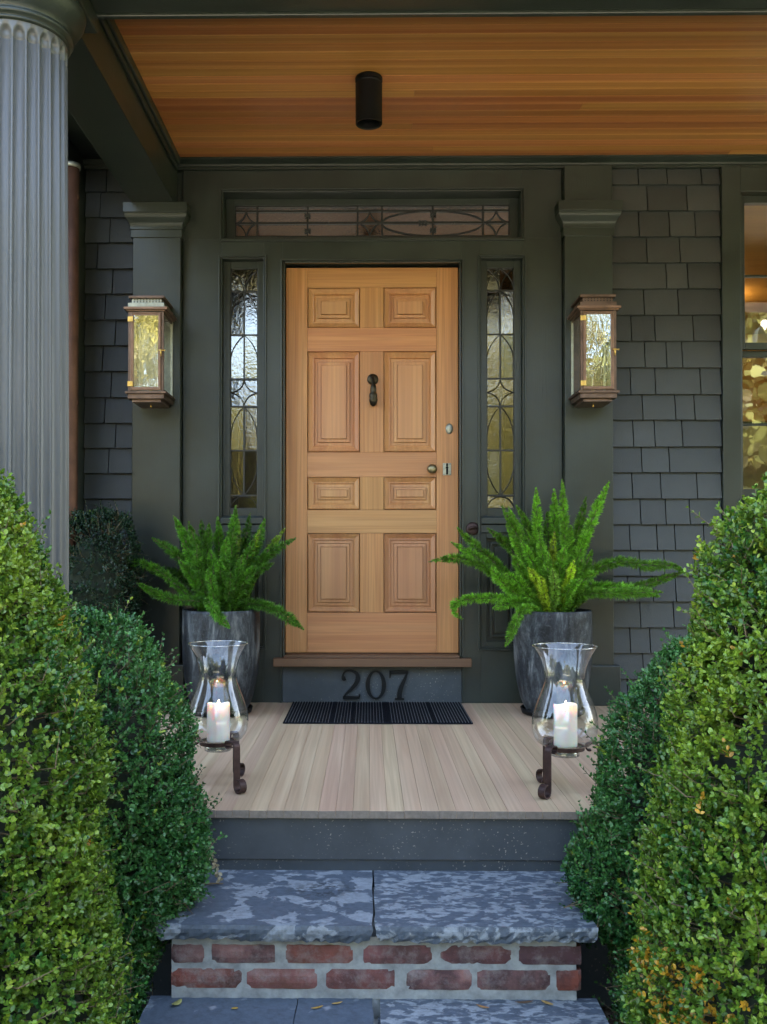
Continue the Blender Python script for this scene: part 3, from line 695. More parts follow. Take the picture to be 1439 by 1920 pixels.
def brick(x0, x1, z0, z1):
    m = MB(); nx = 8; nz = 3; r = random
    yf = -2.4345-r.uniform(0, .0025)
    def e(): return r.uniform(-.0009, .0009)
    g_ = []
    for k in range(nz+1):
        row = []
        for i in range(nx+1):
            ed = (i in (0, nx)) or (k in (0, nz))
            row.append((x0+(x1-x0)*i/nx+(e() if ed else 0), yf+(.004 if ed else 0)+((.004 if (i in (0, nx) and k in (0, nz)) else 0))+e()*.3, z0+(z1-z0)*k/nz+(e() if ed else 0)))
        g_.append(row)
    vs = [p for row in g_ for p in row]; W_ = nx+1
    fs = [(k*W_+i, k*W_+i+1, (k+1)*W_+i+1, (k+1)*W_+i) for k in range(nz) for i in range(nx)]
    rim = [i for i in range(W_)]+[k*W_+nx for k in range(1, nz+1)]+[nz*W_+i for i in range(nx-1, -1, -1)]+[k*W_ for k in range(nz-1, 0, -1)]
    n = len(vs); vs += [(vs[i][0], -2.38, vs[i][2]) for i in rim]
    L_ = len(rim); fs += [(rim[(q+1) % L_], rim[q], n+q, n+(q+1) % L_) for q in range(L_)]
    m.add(vs, fs); return m.build('brick', M['brick'], steps, smooth=False)
bx_ = lambda u: (u-690)/700.4
for a, b_ in ((314.6, 379), (393.5, 511.7), (532, 657), (676.5, 804.5), (820, 951), (965.5, 1081)): brick(bx_(a)+.012 if a < 315 else bx_(a)+.008, bx_(b_)+.008, -.3015, -.2535)
for a, b_ in ((314.6, 450), (459, 590.6), (606.8, 734.7), (757, 878), (888.5, 1023.6), (1035, 1081)): brick(bx_(a)+.012 if a < 315 else bx_(a)+.008, bx_(b_)+.008, -.3690, -.3170)

# fallen leaves and a stick on the steps
def fallen(x, y, z, L_, W_, rot, colr, label, curl=.3, name='fallen_leaf'):
    m = MB(); n = 7; vs = []; fs = []
    for i in range(n+1):
        t = i/n; w = W_*math.sin(math.pi*min(1, t*.95+.03))**.7; zz = .002+curl*L_*(t-.5)**2
        for q in (-1, 0, 1): vs.append(((t-.5)*L_, q*w/2, zz+abs(q)*w*.18))
    for i in range(n):
        for q in range(2): fs.append((i*3+q, i*3+q+1, i*3+4+q, i*3+3+q))
    vs = [(x+a*math.cos(rot)-b_*math.sin(rot), y+a*math.sin(rot)+b_*math.cos(rot), z+c_) for a, b_, c_ in vs]
    m.add(vs, fs); o = m.build(name, plain('dry leaf '+label[:12], colr, .6, 0, 90, .4, .2), smooth=True)
    sm = o.modifiers.new('solid', 'SOLIDIFY'); sm.thickness = .0006
    tag(o, label, 'leaf', 'fallen leaves on the steps')
fallen(-.500, -2.475, -.395, .036, .020, 1.0, (.30, .30, .10), 'curled yellow green fallen leaf at the left of the lower step', .9)
fallen(-.345, -2.495, -.395, .018, .010, .2, (.42, .27, .05), 'small round yellow fallen leaf on the lower left stone')
fallen(-.131, -2.490, -.394, .034, .008, .45, (.50, .30, .06), 'narrow yellow fallen leaf, left of a pair on the lower step')
fallen(-.080, -2.465, -.394, .030, .008, .4, (.50, .32, .10), 'narrow tan fallen leaf, right of a pair on the lower step')
fallen(.300, -2.478, -.395, .036, .009, -.5, (.38, .19, .07), 'narrow orange brown fallen leaf on the lower right stone')
fallen(.412, -2.452, -.395, .050, .010, .15, (.16, .09, .05), 'dark brown fallen leaf against the brick at right')
fallen(.472, -2.455, -.395, .036, .012, -.7, (.48, .30, .10), 'ochre fallen leaf nearest the right end of the brick')
sk = MB().tube([(-.525, -2.19, -.1875), (-.50, -2.185, -.178), (-.465, -2.18, -.180), (-.425, -2.165, -.1845)], [.0025, .004, .0032, .0012], 7).build('fallen_twig', M['twig'], smooth=True)
tag(sk, 'short brown twig on the upper stone slab by the left bush', 'twig')

# ---------------------------------------------------------------- house number
num = thing('house_number', (C0+.012, -.004, .095), 'black serif house number 207 below the door', 'house number')
def ribbon(pts, ws):
    L_, R_ = [], []
    for i, p in enumerate(pts):
        a = pts[max(i-1, 0)]; b_ = pts[min(i+1, len(pts)-1)]
        dx, dz = b_[0]-a[0], b_[1]-a[1]; l = math.hypot(dx, dz) or 1; nx_, nz_ = -dz/l, dx/l; w = ws[i]/2
        L_.append((p[0]+nx_*w, p[1]+nz_*w)); R_.append((p[0]-nx_*w, p[1]-nz_*w))
    return L_, R_
def stroke(m, pts, ws, y0=-.011, y1=.004):
    L_, R_ = ribbon(pts, ws); n = len(pts)
    vs = [(x, y0, z) for x, z in L_]+[(x, y0, z) for x, z in R_]+[(x, y1, z) for x, z in L_]+[(x, y1, z) for x, z in R_]; fs = []
    for i in range(n-1):
        fs += [(i, i+1, n+i+1, n+i), (i, 2*n+i, 2*n+i+1, i+1), (n+i, n+i+1, 3*n+i+1, 3*n+i)]
    fs += [(0, n, 3*n, 2*n), (n-1, 3*n-1, 4*n-1, 2*n-1)]
    m.add(vs, fs)
def catmull(P_, n=8):
    out = []
    for i in range(len(P_)-1):
        p0, p1, p2, p3 = P_[max(i-1, 0)], P_[i], P_[i+1], P_[min(i+2, len(P_)-1)]
        for k in range(n):
            t = k/n; out.append(tuple(.5*((2*b_)+(-a+c_)*t+(2*a-5*b_+4*c_-d)*t*t+(-a+3*b_-3*c_+d)*t**3) for a, b_, c_, d in zip(p0, p1, p2, p3)))
    out.append(P_[-1]); return out
H = .150; z0 = .019
def digit(ox, W_, paths, lbl):
    m = MB()
    for pts in paths:
        q = catmull([(ox+a*W_, z0+b_*H, w) for a, b_, w in pts], 8); stroke(m, [(a, b_) for a, b_, w in q], [w for a, b_, w in q])
    o = m.build('digit', M['digit'], num); o['label'] = lbl
digit(-.134, .094, [[(.20, .74, .020), (.10, .72, .022), (.06, .82, .012), (.18, .96, .009), (.48, .99, .010), (.80, .90, .018), (.88, .73, .024), (.78, .55, .022), (.50, .34, .015), (.22, .18, .010), (.08, .05, .007)],
                    [(.05, .055, .016), (.40, .055, .018), (.75, .05, .017), (.96, .06, .014)], [(.93, .03, .010), (.97, .12, .008), (1.0, .20, .005)]], 'digit two')
digit(-.008, .100, [[(.5+.42*math.sin(t*math.pi/12), .5+.47*math.cos(t*math.pi/12), .009+.013*abs(math.sin(t*math.pi/12))**2) for t in range(25)]], 'digit zero')
digit(.112, .096, [[(.05, .93, .018), (.4, .94, .018), (.75, .94, .017), (1.0, .95, .012)], [(.05, .99, .008), (.05, .85, .010), (.03, .74, .006)], [(.98, .95, .010), (.86, .74, .014), (.66, .45, .022), (.56, .22, .025), (.55, .04, .025)], [(.30, .015, .009), (.56, .02, .011), (.80, .015, .009)]], 'digit seven')

# ---------------------------------------------------------------- door mat
dm = thing('door_mat', (.045, -.33, .001), 'dark ribbed doormat with thin pale stripes', 'door mat')
MB().box(-.388, .480, -.612, -.035, .0015, .008).build('backing', M['mat'], dm, bevel=.002)
m = MB(); n = 124
for i in range(n):
    x = -.386+.864*(i+.5)/n; pale = i % 2 == 1 and random.random() < .85; w = .864/n*(.16 if pale else .42)
    m.add([(x-w, -.610, .008), (x+w, -.610, .008), (x+w, -.037, .008), (x-w, -.037, .008), (x-w*.5, -.610, .0125), (x+w*.5, -.610, .0125), (x+w*.5, -.037, .0125), (x-w*.5, -.037, .0125)],
          [(4, 5, 6, 7), (0, 1, 5, 4), (1, 2, 6, 5), (3, 0, 4, 7), (2, 3, 7, 6)], 1 if pale else 0)
tag(m.build('ribs', [M['mat'], M['mat_pale']], dm), kind='stuff')

# ---------------------------------------------------------------- ceiling light, lamps inside
cl = thing('ceiling_light', (.004, -.889, 2.833), 'black cylinder light on the wooden porch ceiling', 'ceiling light')
MB().lathe(.004, -.889, [(0, 2.8332), (.056, 2.8332), (.0585, 2.829), (.0585, 2.815), (.052, 2.811), (.050, 2.806), (.051, 2.803), (.0575, 2.801)], 48).build('mounting_plate', M['black'], cl, smooth=False)
MB().lathe(.004, -.889, [(.0575, 2.8015), (.0575, 2.632), (.056, 2.630), (.052, 2.630), (.050, 2.634), (.049, 2.67), (0, 2.68)], 48).build('housing', M['black'], cl)
rl = thing('ceiling_lamp', (2.62, 2.3, 2.719), 'glowing round lamp inside, seen through the right window', 'lamp')
MB().lathe(2.62, 2.3, [(0, 2.60), (.10, 2.605), (.15, 2.625), (.17, 2.66), (.16, 2.70), (.05, 2.715)], 32).build('shade', emit('warm lamp', (1, .55, .18), 2.6), rl, smooth=True)
MB().lathe(2.62, 2.3, [(.04, 2.719), (.04, 2.7), (.18, 2.699), (.18, 2.696)], 32).build('rim', M['bronze'], rl)
pf = thing('picture_frame', (2.42, 1.2, 1.2), 'dark framed picture inside the right window', 'picture')
MB().frame(2.36, 2.86, 1.02, 1.62, .022, 1.19, 1.22).build('frame', M['black'], pf, bevel=.003)
MB().box(2.38, 2.84, 1.205, 1.215, 1.04, 1.60).build('picture', M['warm_wall'], pf)
MB().box(2.2, 3.4, 1.0, 1.4, .25, 1.0195).build('cabinet_body', M['sillwood'], thing('cabinet', (2.8, 1.2, .25), 'brown wooden cabinet inside the right window', 'cabinet'), bevel=.004)
pl = thing('pendant_lamp', (2.225, .95, 2.719), 'small brown pendant lamp inside the right window', 'lamp')
MB().tube([(2.225, .95, 2.719), (2.225, .95, 2.55)], .004, 8).build('cord', M['black'], pl)
MB().lathe(2.225, .95, [(0, 2.552), (.020, 2.55), (.018, 2.54), (.013, 2.53), (.013, 2.42), (.0, 2.418)], 20).build('shade', M['rustpipe'], pl, smooth=True)

# ---------------------------------------------------------------- wall lanterns
def lantern(cx, label, pale_lit):
    yf, yb = -.285, -.058
    t = thing('wall_lantern', (cx, yb, 1.51), label, 'lantern', 'copper wall lanterns beside the door')
    cu, cu_bright = M['copper'], M['copper_lit']
    def plate(name, hw, z0, z1, ext, mt, inset=0.): return MB().box(cx-hw, cx+hw, yf-ext, yb-.004-inset, z0, z1).build(name, mt, t, bevel=.0015)
    plate('top_plate', .0875, 2.041, 2.054, -.002, cu)
    vb = plate('vent_band', .074, 2.0175, 2.0405, -.014, M['pewter'] if pale_lit else cu)  # paler metal on the left lantern stands in for light on it
    m = MB()
    for i in range(9):
        for k in range(2):
            x = cx-.062+i*.0155; z = 2.0245+k*.0095; m.box(x-.0026, x+.0026, yf+.0118, yf+.015, z-.0026, z+.0026)
    tag(m.build('vent_holes', M['black'], vb), kind='stuff')
    plate('collar', .090, 1.994, 2.017, .002, M['pewter'] if pale_lit else cu)
    rf = MB(); z0, z1 = 1.973, 1.9935
    rf.box(cx-.108, cx+.108, yf-.020, yb-.004, 1.981, z1); rf.box(cx-.097, cx+.097, yf-.010, yb-.005, 1.974, 1.9809); rf.build('roof_plate', cu_bright, t, bevel=.0015)
    # body: four corner posts, front door frame, side panes
    zb, zt = 1.578, 1.9735; hw = .088
    for sx in (-1, 1):
        for yy in (yf, yb-.012):
            MB().box(*sorted((cx+sx*hw, cx+sx*(hw-.012))), yy, yy+.012, zb, zt).build('corner_post', cu if yy == yf else M['pewter'], t, bevel=.001)
        MB().box(*sorted((cx+sx*(hw-.002), cx+sx*(hw-.010))), yf+.012, yb-.012, zt-.012, zt-.0005).build('side_rail', cu, t)
        MB().box(*sorted((cx+sx*(hw-.002), cx+sx*(hw-.010))), yf+.012, yb-.012, zb+.0005, zb+.012).build('side_rail', cu, t)
        MB().add([(cx+sx*(hw-.006), yf+.012, zb+.01), (cx+sx*(hw-.006), yb-.012, zb+.01), (cx+sx*(hw-.006), yb-.012, zt-.01), (cx+sx*(hw-.006), yf+.012, zt-.01)], [(0, 1, 2, 3)]).build('side_pane', M['side_glass'], t)
    d = MB(); x0, x1 = cx-hw+.0125, cx+hw-.0125; dz0, dz1 = zb+.004, zt-.004
    d.frame(x0, x1, dz0, dz1, .0145, yf-.005, yf+.006, wb=.017); d.frame(x0+.003, x1-.003, dz0+.003, dz1-.003, .004, yf-.008, yf-.0052)
    dr = d.build('lantern_door', cu_bright, t, bevel=.001)
    MB().add([(x0+.012, yf+.002, dz0+.013), (x1-.012, yf+.002, dz0+.013), (x1-.012, yf+.002, dz1-.011), (x0+.012, yf+.002, dz1-.011)], [(0, 1, 2, 3)]).build('pane', M['lantern_glass'], dr)
    for z in (dz1-.035, dz0+.032):
        MB().box(cx-hw-.001, cx-hw+.0105, yf-.008, yf-.0055, z-.012, z+.012).box(cx-hw+.0145, cx-hw+.025, yf-.0115, yf-.0085, z-.012, z+.012).tube([(cx-hw+.0125, yf-.009, z-.012), (cx-hw+.0125, yf-.009, z+.012)], .0025, 8).build('hinge', M['brass'], dr)
    zl = 1.778; xl = cx+hw-.012
    MB().tube([(xl-.010, yf-.013, zl), (xl, yf-.016, zl), (xl+.018, yf-.013, zl)], [.004, .0045, .003], 8).tube([(xl+.001, yf-.014, zl+.004), (xl+.001, yf-.018, zl-.008), (xl+.001, yf-.016, zl-.030)], [.005, .004, .0035], 8).tube([(xl+.018, yf-.013, zl), (xl+.022, yf-.013, zl)], .0048, 10).build('latch', M['brass'], dr, smooth=True)
    MB().box(cx-hw+.01, cx+hw-.01, yb-.008, yb-.004, zb, zt).build('back_plate', M['pewter'] if pale_lit else cu, t)
    plate('base_plate', .101, 1.5655, 1.578, .012, cu); plate('base_pan', .090, 1.5415, 1.565, .002, cu); plate('base_step', .072, 1.526, 1.541, -.016, cu)
    MB().lathe(cx, (yf+yb)/2, [(0, 1.512), (.004, 1.514), (.005, 1.519), (.003, 1.5255)], 12).build('drain_knob', M['brass'], t, smooth=True)
    bn = MB().tube([(cx, (yf+yb)/2, zb), (cx, (yf+yb)/2, zb+.035)], [.012, .009], 12).build('burner', M['brass'], t, smooth=True)
    MB().tube([(cx-.01, yf+.09, zb+.03), (cx-.01, yf+.09, zb+.075)], [.0022, .0022], 8).build('gas_tip', plain('white ceramic', (.8, .78, .7), .4, 0, 9, .05, 0), bn, smooth=True)
    return t
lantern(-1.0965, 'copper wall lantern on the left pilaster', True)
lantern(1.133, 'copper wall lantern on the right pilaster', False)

# ---------------------------------------------------------------- pots with saucers
def pot(cx, cy, side, word):
    sa = MB(); sa.lathe(cx, cy, [(0, .002), (.135, .002), (.148, .008), (.155, .032), (.152, .034), (.147, .030), (.138, .012), (0, .012)], 64)
    tag(sa.build('plant_saucer', M['black'], org=(cx, cy, .002), smooth=True), 'black saucer under the %s planter' % word, 'saucer', 'saucers under the planters')
    t = thing('planter_pot', (cx, cy, .0125), 'tall mottled grey glazed pot %s' % side, 'pot', 'grey planters flanking the door')
    pr = [(0, .0128), (.112, .013), (.126, .020), (.142, .048), (.157, .088), (.169, .138), (.179, .20), (.185, .27), (.188, .35), (.1885, .42), (.187, .49), (.1855, .503), (.181, .506), (.176, .502), (.175, .47), (.175, .45)]
    MB().lathe(cx, cy, pr, 72).build('pot_body', M['pot'], t, smooth=True)
    s = MB(); n = 28; vs = [(cx, cy, .478)]
    for k in range(1, 6):
        for q in range(n): a = 2*math.pi*q/n; vs.append((cx+.0352*k*math.cos(a), cy+.0352*k*math.sin(a), .478+random.uniform(-.006, .010)))
    fs = [(0, 1+q, 1+(q+1) % n) for q in range(n)]+[(1+k*n+q, 1+(k+1)*n+q, 1+(k+1)*n+(q+1) % n, 1+k*n+(q+1) % n) for k in range(4) for q in range(n)]
    s.add(vs, fs).build('potting_soil', M['soil'], t)
PL, PR = (-.714, -.33), (.896, -.33)
pot(*PL, 'left of the door', 'left'); pot(*PR, 'right of the door', 'right')

# ---------------------------------------------------------------- foxtail ferns
def mesh_np(name, V, F, colr, mt, parent, org):
    me = bpy.data.meshes.new(name); V = np.asarray(V, dtype=np.float32)-np.asarray(org, dtype=np.float32); F = np.asarray(F, dtype=np.int32)
    k = F.shape[1]
    me.vertices.add(len(V)); me.vertices.foreach_set('co', V.ravel())
    me.loops.add(F.size); me.loops.foreach_set('vertex_index', F.ravel())
    me.polygons.add(len(F)); me.polygons.foreach_set('loop_start', np.arange(0, F.size, k, dtype=np.int32))
    a = me.attributes.new('leafcol', 'FLOAT_COLOR', 'FACE'); c = np.ones((len(F), 4), dtype=np.float32); c[:, :3] = colr; a.data.foreach_set('color', c.ravel())
    me.materials.append(mt); me.update(calc_edges=True)
    o = bpy.data.objects.new(name, me); col.objects.link(o); o.parent = parent
    Pw = WORLD.get(parent.name, (0, 0, 0)) if parent else (0, 0, 0); o.location = Vector(org)-Vector(Pw); WORLD[o.name] = tuple(org); return o
def plume(pts, wid, colr, name, parent, org, dens=1.0):
    P_ = np.array(catmull([tuple(p) for p in pts], 14)); seg = np.linalg.norm(np.diff(P_, axis=0), axis=1); cum = np.concatenate([[0], np.cumsum(seg)]); L_ = cum[-1]
    nc = int(880*L_*dens); NN = 8; tc = rng.random(nc); s_ = tc*L_
    idx = np.clip(np.searchsorted(cum, s_)-1, 0, len(seg)-1); f = ((s_-cum[idx])/seg[idx])[:, None]
    c = P_[idx]*(1-f)+P_[idx+1]*f; tg = (P_[idx+1]-P_[idx])/seg[idx][:, None]
    rv = rng.normal(size=(nc, 3)); rv -= tg*np.sum(rv*tg, 1)[:, None]; rv /= np.linalg.norm(rv, axis=1)[:, None]
    w = wid*np.clip(np.minimum(1.0, (1-tc)*4.2+.15), 0, 1)*np.clip(.55+tc*3, 0, 1)*(.8+.3*rng.random(nc))
    bs_ = c+rv*(w*.18)[:, None]; cd_ = rv*.85+tg*.55
    k_ = lambda a: np.repeat(a, NN, axis=0)
    n = nc*NN; base = k_(bs_); d = k_(cd_)+rng.normal(size=(n, 3))*.42; d /= np.linalg.norm(d, axis=1)[:, None]
    ln = (k_(w)*(.65+.35*rng.random(n)))[:, None]; tip = base+d*ln
    sd = np.cross(d, rng.normal(size=(n, 3))); sd /= np.linalg.norm(sd, axis=1)[:, None]
    hwid = .0011+.0007*rng.random(n)[:, None]; mid = base+d*ln*.6
    V = np.stack([base, mid+sd*hwid, tip, mid-sd*hwid], 1).reshape(-1, 3); F = np.arange(4*n).reshape(-1, 4)
    g_ = k_(.45+1.15*rng.random(nc)**1.3)[:, None]*(.85+.3*rng.random((n, 1))); cc = np.array(colr)[None]*g_*(.85+.35*k_(tc))[:, None]
    o = mesh_np(name, V, F, cc, M['fern'], parent, org)
    return P_
def fern(cx, cy, label, word, tips, s_px, gcol):
    t = thing('foxtail_fern', (cx, cy, .48), label, 'fern', 'foxtail ferns in the grey pots')
    rr = random.Random(len(tips)); stems = MB()
    for (u, v, dy, via, kind) in tips:
        d = 5.0+cy+dy; s = 1800/d
        tip = Vector(((u-690)/s, cy+dy, .803+(1028-v)/s))
        a = math.atan2(dy, tip.x-cx); r0 = rr.uniform(.02, .085)
        base = Vector((cx+r0*math.cos(a), cy+r0*math.sin(a), .475))
        if via:
            pts = [base]
            for (uu, vv, dd) in via: s2 = 1800/(5+cy+dd); pts.append(Vector(((uu-690)/s2, cy+dd, .803+(1028-vv)/s2)))
            pts.append(tip)
        else:
            out = tip-base; mid = base.lerp(tip, .5); hz = math.hypot(out.x, out.y)
            mid.z += .22*hz if out.z > .05 else .35*hz
            mid += Vector((rr.uniform(-.012, .012), rr.uniform(-.012, .012), 0)); pts = [base, mid, tip]
        cc = {0: gcol, 1: (gcol[0]*2.4, gcol[1]*1.35, gcol[2]*1.2), 2: (gcol[0]*2.2, gcol[1]*1.6, gcol[2]*3.0), 3: tuple(x*.55 for x in gcol)}[kind]
        k_ = rr.uniform(.62, 1.15); wid = rr.uniform(.030, .037)*(0.8 if kind in (1, 2) else 1)
        P_ = plume(pts, wid, tuple(x*k_ for x in cc), 'frond', t, tuple(base))
        stems.tube([tuple(p) for p in P_[::7]], .002, 5)
    stems.build('stems', M['twig'], t)
TL = [(325, 967, .02, None, 0), (352, 978, -.03, None, 0), (377, 975, .08, None, 3), (392, 980, .0, None, 0), (408, 969, .06, None, 0), (442, 947, -.03, None, 0), (448, 975, .07, None, 1), (469, 962, .10, None, 3), (497, 972, .05, [(478, 1030, .03)], 0), (487, 993, .02, None, 1), (536, 989, .03, None, 1), (555, 1009, -.02, None, 0), (284, 1009, .03, None, 0), (320, 1025, .07, None, 3),
      (207, 1047, .0, [(300, 1072, 0), (250, 1055, 0)], 0), (256, 1094, -.10, [(375, 1128, -.08), (320, 1124, -.1)], 0), (431, 1178, -.23, [(392, 1128, -.15), (405, 1150, -.21)], 0), (570, 1180, -.08, [(470, 1132, -.05), (520, 1146, -.08)], 0), (369, 1022, -.14, [(372, 1070, -.11)], 0), (341, 1019, -.05, None, 0), (394, 1030, -.12, None, 0), (278, 1073, .12, None, 3), (425, 1005, -.10, None, 0), (410, 1050, -.16, None, 0), (455, 1040, -.13, None, 0), (360, 1000, .04, None, 0), (430, 990, .10, None, 3), (475, 1010, -.04, None, 0), (512, 1020, -.02, None, 0), (335, 1050, -.1, None, 0), (480, 1060, -.14, None, 0), (388, 1070, -.17, None, 0), (432, 1075, -.18, None, 0), (515, 1055, -.08, None, 0)]
fern(*PL, 'dark green foxtail fern in the pot left of the door', 'left', TL, 385, (.095, .28, .022))
TR = [(1005, 914, .02, None, 0), (1039, 916, .06, None, 0), (1054, 899, -.02, None, 0), (1099, 931, .05, None, 3), (1142, 902, .0, None, 0), (941, 948, -.03, None, 0), (953, 951, .05, [(985, 1030, .03)], 0), (968, 947, .09, [(1000, 1020, .05)], 0), (1026, 959, .09, None, 3), (857, 989, .02, [(935, 1062, .02), (890, 1022, .02)], 0), (846, 1017, .0, [(925, 1068, .0), (880, 1036, .0)], 0), (804, 1053, -.02, [(930, 1080, -.03), (870, 1048, -.02)], 0), (868, 1160, -.10, [(960, 1125, -.1), (895, 1122, -.1), (855, 1130, -.1), (853, 1150, -.1)], 0), (924, 1141, -.15, [(975, 1128, -.1)], 0), (947, 1214, -.20, [(985, 1140, -.17), (965, 1170, -.2)], 0), (1290, 1077, .03, [(1100, 1078, .0), (1160, 1053, .0), (1210, 1060, .02), (1255, 1060, .03)], 0), (1283, 1070, .10, [(1110, 1105, .06), (1200, 1098, .08)], 3), (1241, 1109, -.08, [(1090, 1115, -.06), (1170, 1112, -.08)], 0), (1235, 1118, -.03, [(1090, 1105, 0), (1160, 1102, -.02)], 0),
      (923, 1060, -.12, [(940, 1090, -.1)], 0), (990, 1064, -.18, None, 1), (1035, 1066, -.19, None, 2), (1076, 1050, -.15, None, 1), (1110, 1030, .0, None, 0), (1039, 996, -.05, None, 1), (1093, 1045, -.1, None, 0), (913, 989, .07, None, 3), (949, 985, .0, None, 0), (1010, 1000, -.1, None, 0), (985, 990, -.02, None, 0), (1070, 985, .0, None, 0), (1060, 1020, -.12, None, 0), (960, 1040, -.12, None, 0), (1012, 1080, -.2, None, 1), (1120, 1070, -.1, None, 0), (1088, 975, .07, None, 0), (975, 1010, -.07, None, 0), (1110, 990, .04, None, 0), (1028, 1035, -.15, None, 0), (945, 1075, -.14, None, 0), (1090, 1085, -.17, None, 0)]
fern(*PR, 'bright green foxtail fern in the pot right of the door', 'right', TR, 385, (.175, .43, .034))

# ---------------------------------------------------------------- hurricane candle holders
def holder(cx, cy, dirs, k, word, ztop, reach):
    st = thing('candle_stand', (cx, cy, 0), 'rusty wrought iron three legged stand under the %s hurricane glass' % word, 'candle stand', 'iron stands for the hurricane glasses')
    zr = .146; rr = .060*k
    MB().strap([(cx+rr*math.cos(a), cy+rr*math.sin(a), zr) for a in [2*math.pi*i/40 for i in range(41)]], (0, 0, 1), .013, .004).build('ring', M['iron'], st, bevel=.0008)
    for dx, dy in dirs:
        l = math.hypot(dx, dy); ux, uy = dx/l, dy/l; side = (-uy, ux, 0)
        def p(r_, z): return (cx+ux*r_, cy+uy*r_, z)
        pts = [p(rr+.004+.011-.011*math.cos(t), zr-.012+.011*math.sin(t)-.0) for t in [i*math.pi/5 for i in range(-4, 3)]]
        r1 = rr+reach
        pts = [p(rr+.016+.012*math.cos(t), zr+.0-.002+.012*math.sin(t)) for t in [R(a) for a in range(-150, -420, -30)]] if False else []
        for a in range(300, 80, -20): pts.append(p(rr+.0165+.0115*math.cos(R(a)), zr+.006+.0115*math.sin(R(a))-.002))
        for a in range(80, -10, -15): pts.append(p(r1-.016+.016*math.cos(R(a)), zr+.0005+.016*math.sin(R(a))))
        pts += [p(r1, .10), p(r1, .06), p(r1, .036)]
        for a in range(180, 470, 20): pts.append(p(r1+.021+.021*math.cos(R(a)), .0237+.021*math.sin(R(a))))
        MB().strap(pts, side, .024, .0048).build('leg', M['iron'], st, bevel=.0008)
    gl = [(0, .1195), (.030*k, .1185), (.044*k, .119), (.046*k, .123), (.0455*k, .132), (.043*k, .142), (.047*k, .148), (.068*k, .152), (.086*k, .162), (.098*k, .182), (.104*k, .208), (.104*k, .236), (.098*k, .265), (.088*k, .295), (.076*k, .325), (.067*k, .350), (.0635*k, .368), (.064*k, .386), (.068*k, .408), (.076*k, .433), (.087*k, .455), (.096*k, .470), (.101*k, .479)]
    pr = [(a, b_) for a, b_ in catmull([(a, b_) for a, b_ in gl], 3)]
    v = thing('hurricane_glass', (cx, cy, .1185), 'clear flared hurricane glass vase on the %s iron stand' % word, 'glass vase', 'hurricane glasses')
    MB().lathe(cx, cy, pr, 72).build('glass_bowl', M['vase_glass'], v, smooth=True)
    MB().tube([(cx+.101*k*math.cos(a), cy+.101*k*math.sin(a), .4795) for a in [2*math.pi*i/64 for i in range(65)]], .0019, 8).build('rim', M['rimglass'], v, smooth=True)
    MB().lathe(cx, cy, [(0, .124), (.040*k, .124), (.0425*k, .132), (.0405*k, .146), (0, .146)], 40).build('glass_foot', M['footglass'], v, smooth=True)
    cr = .0385; z0 = .150; cd = thing('pillar_candle', (cx+.002, cy, z0), 'ivory pillar candle burning inside the %s hurricane glass' % word, 'candle', 'pillar candles')
    r_ = random.Random(int(cx*100)); ph = r_.uniform(0, 6); hz = ztop
    def fz(a, s_): return .004*math.sin(a+ph)+.0025*math.sin(3*a+ph*2)
    m = MB(); n = 48; rings = [(cr*.97, z0, 0), (cr, z0+.004, 0), (cr, hz-.02, 0), (cr*1.005, hz-.006, .7), (cr*.985, hz, 1), (cr*.93, hz+.0005, 1), (cr*.87, hz-.004, .8), (cr*.80, hz-.016, .3), (cr*.5, hz-.020, 0), (.001, hz-.021, 0)]
    vs = []; fs = []
    for rr_, z, f in rings:
        for q in range(n): a = 2*math.pi*q/n; vs.append((cx+.002+rr_*math.cos(a), cy+rr_*math.sin(a), z+f*fz(a, 0)))
    for i in range(len(rings)-1):
        for q in range(n): fs.append((i*n+q, i*n+(q+1) % n, (i+1)*n+(q+1) % n, (i+1)*n+q))
    fs.append(tuple(range(n-1, -1, -1)))
    m.add(vs, fs).build('wax', M['wax'], cd, smooth=True)
    MB().tube([(cx+.002, cy, hz-.022), (cx+.003, cy, hz-.010), (cx+.004, cy, hz-.002)], .0014, 6).build('wick', M['black'], cd)
    MB().lathe(cx+.003, cy, [(0, hz-.012), (.0030, hz-.009), (.0042, hz-.004), (.0034, hz+.002), (.0016, hz+.007), (.0003, hz+.012)], 14).build('flame', M['flame'], cd, smooth=True)
M['rimglass'] = thin_glass('glass rim', .30, (.9, .93, .93)); M['footglass'] = thin_glass('glass foot', .10, (.80, .86, .83))
M['flame'] = emit('flame', (1, .62, .28), 6)
holder(-.508, -1.745, ((.11, -.133), (.047, .112), (-.15, .02)), .985, 'left', .278, .062)
holder(.652, -1.81, ((-.094, -.107), (-.059, .131), (.15, -.02)), 1.035, 'right', .288, .046)
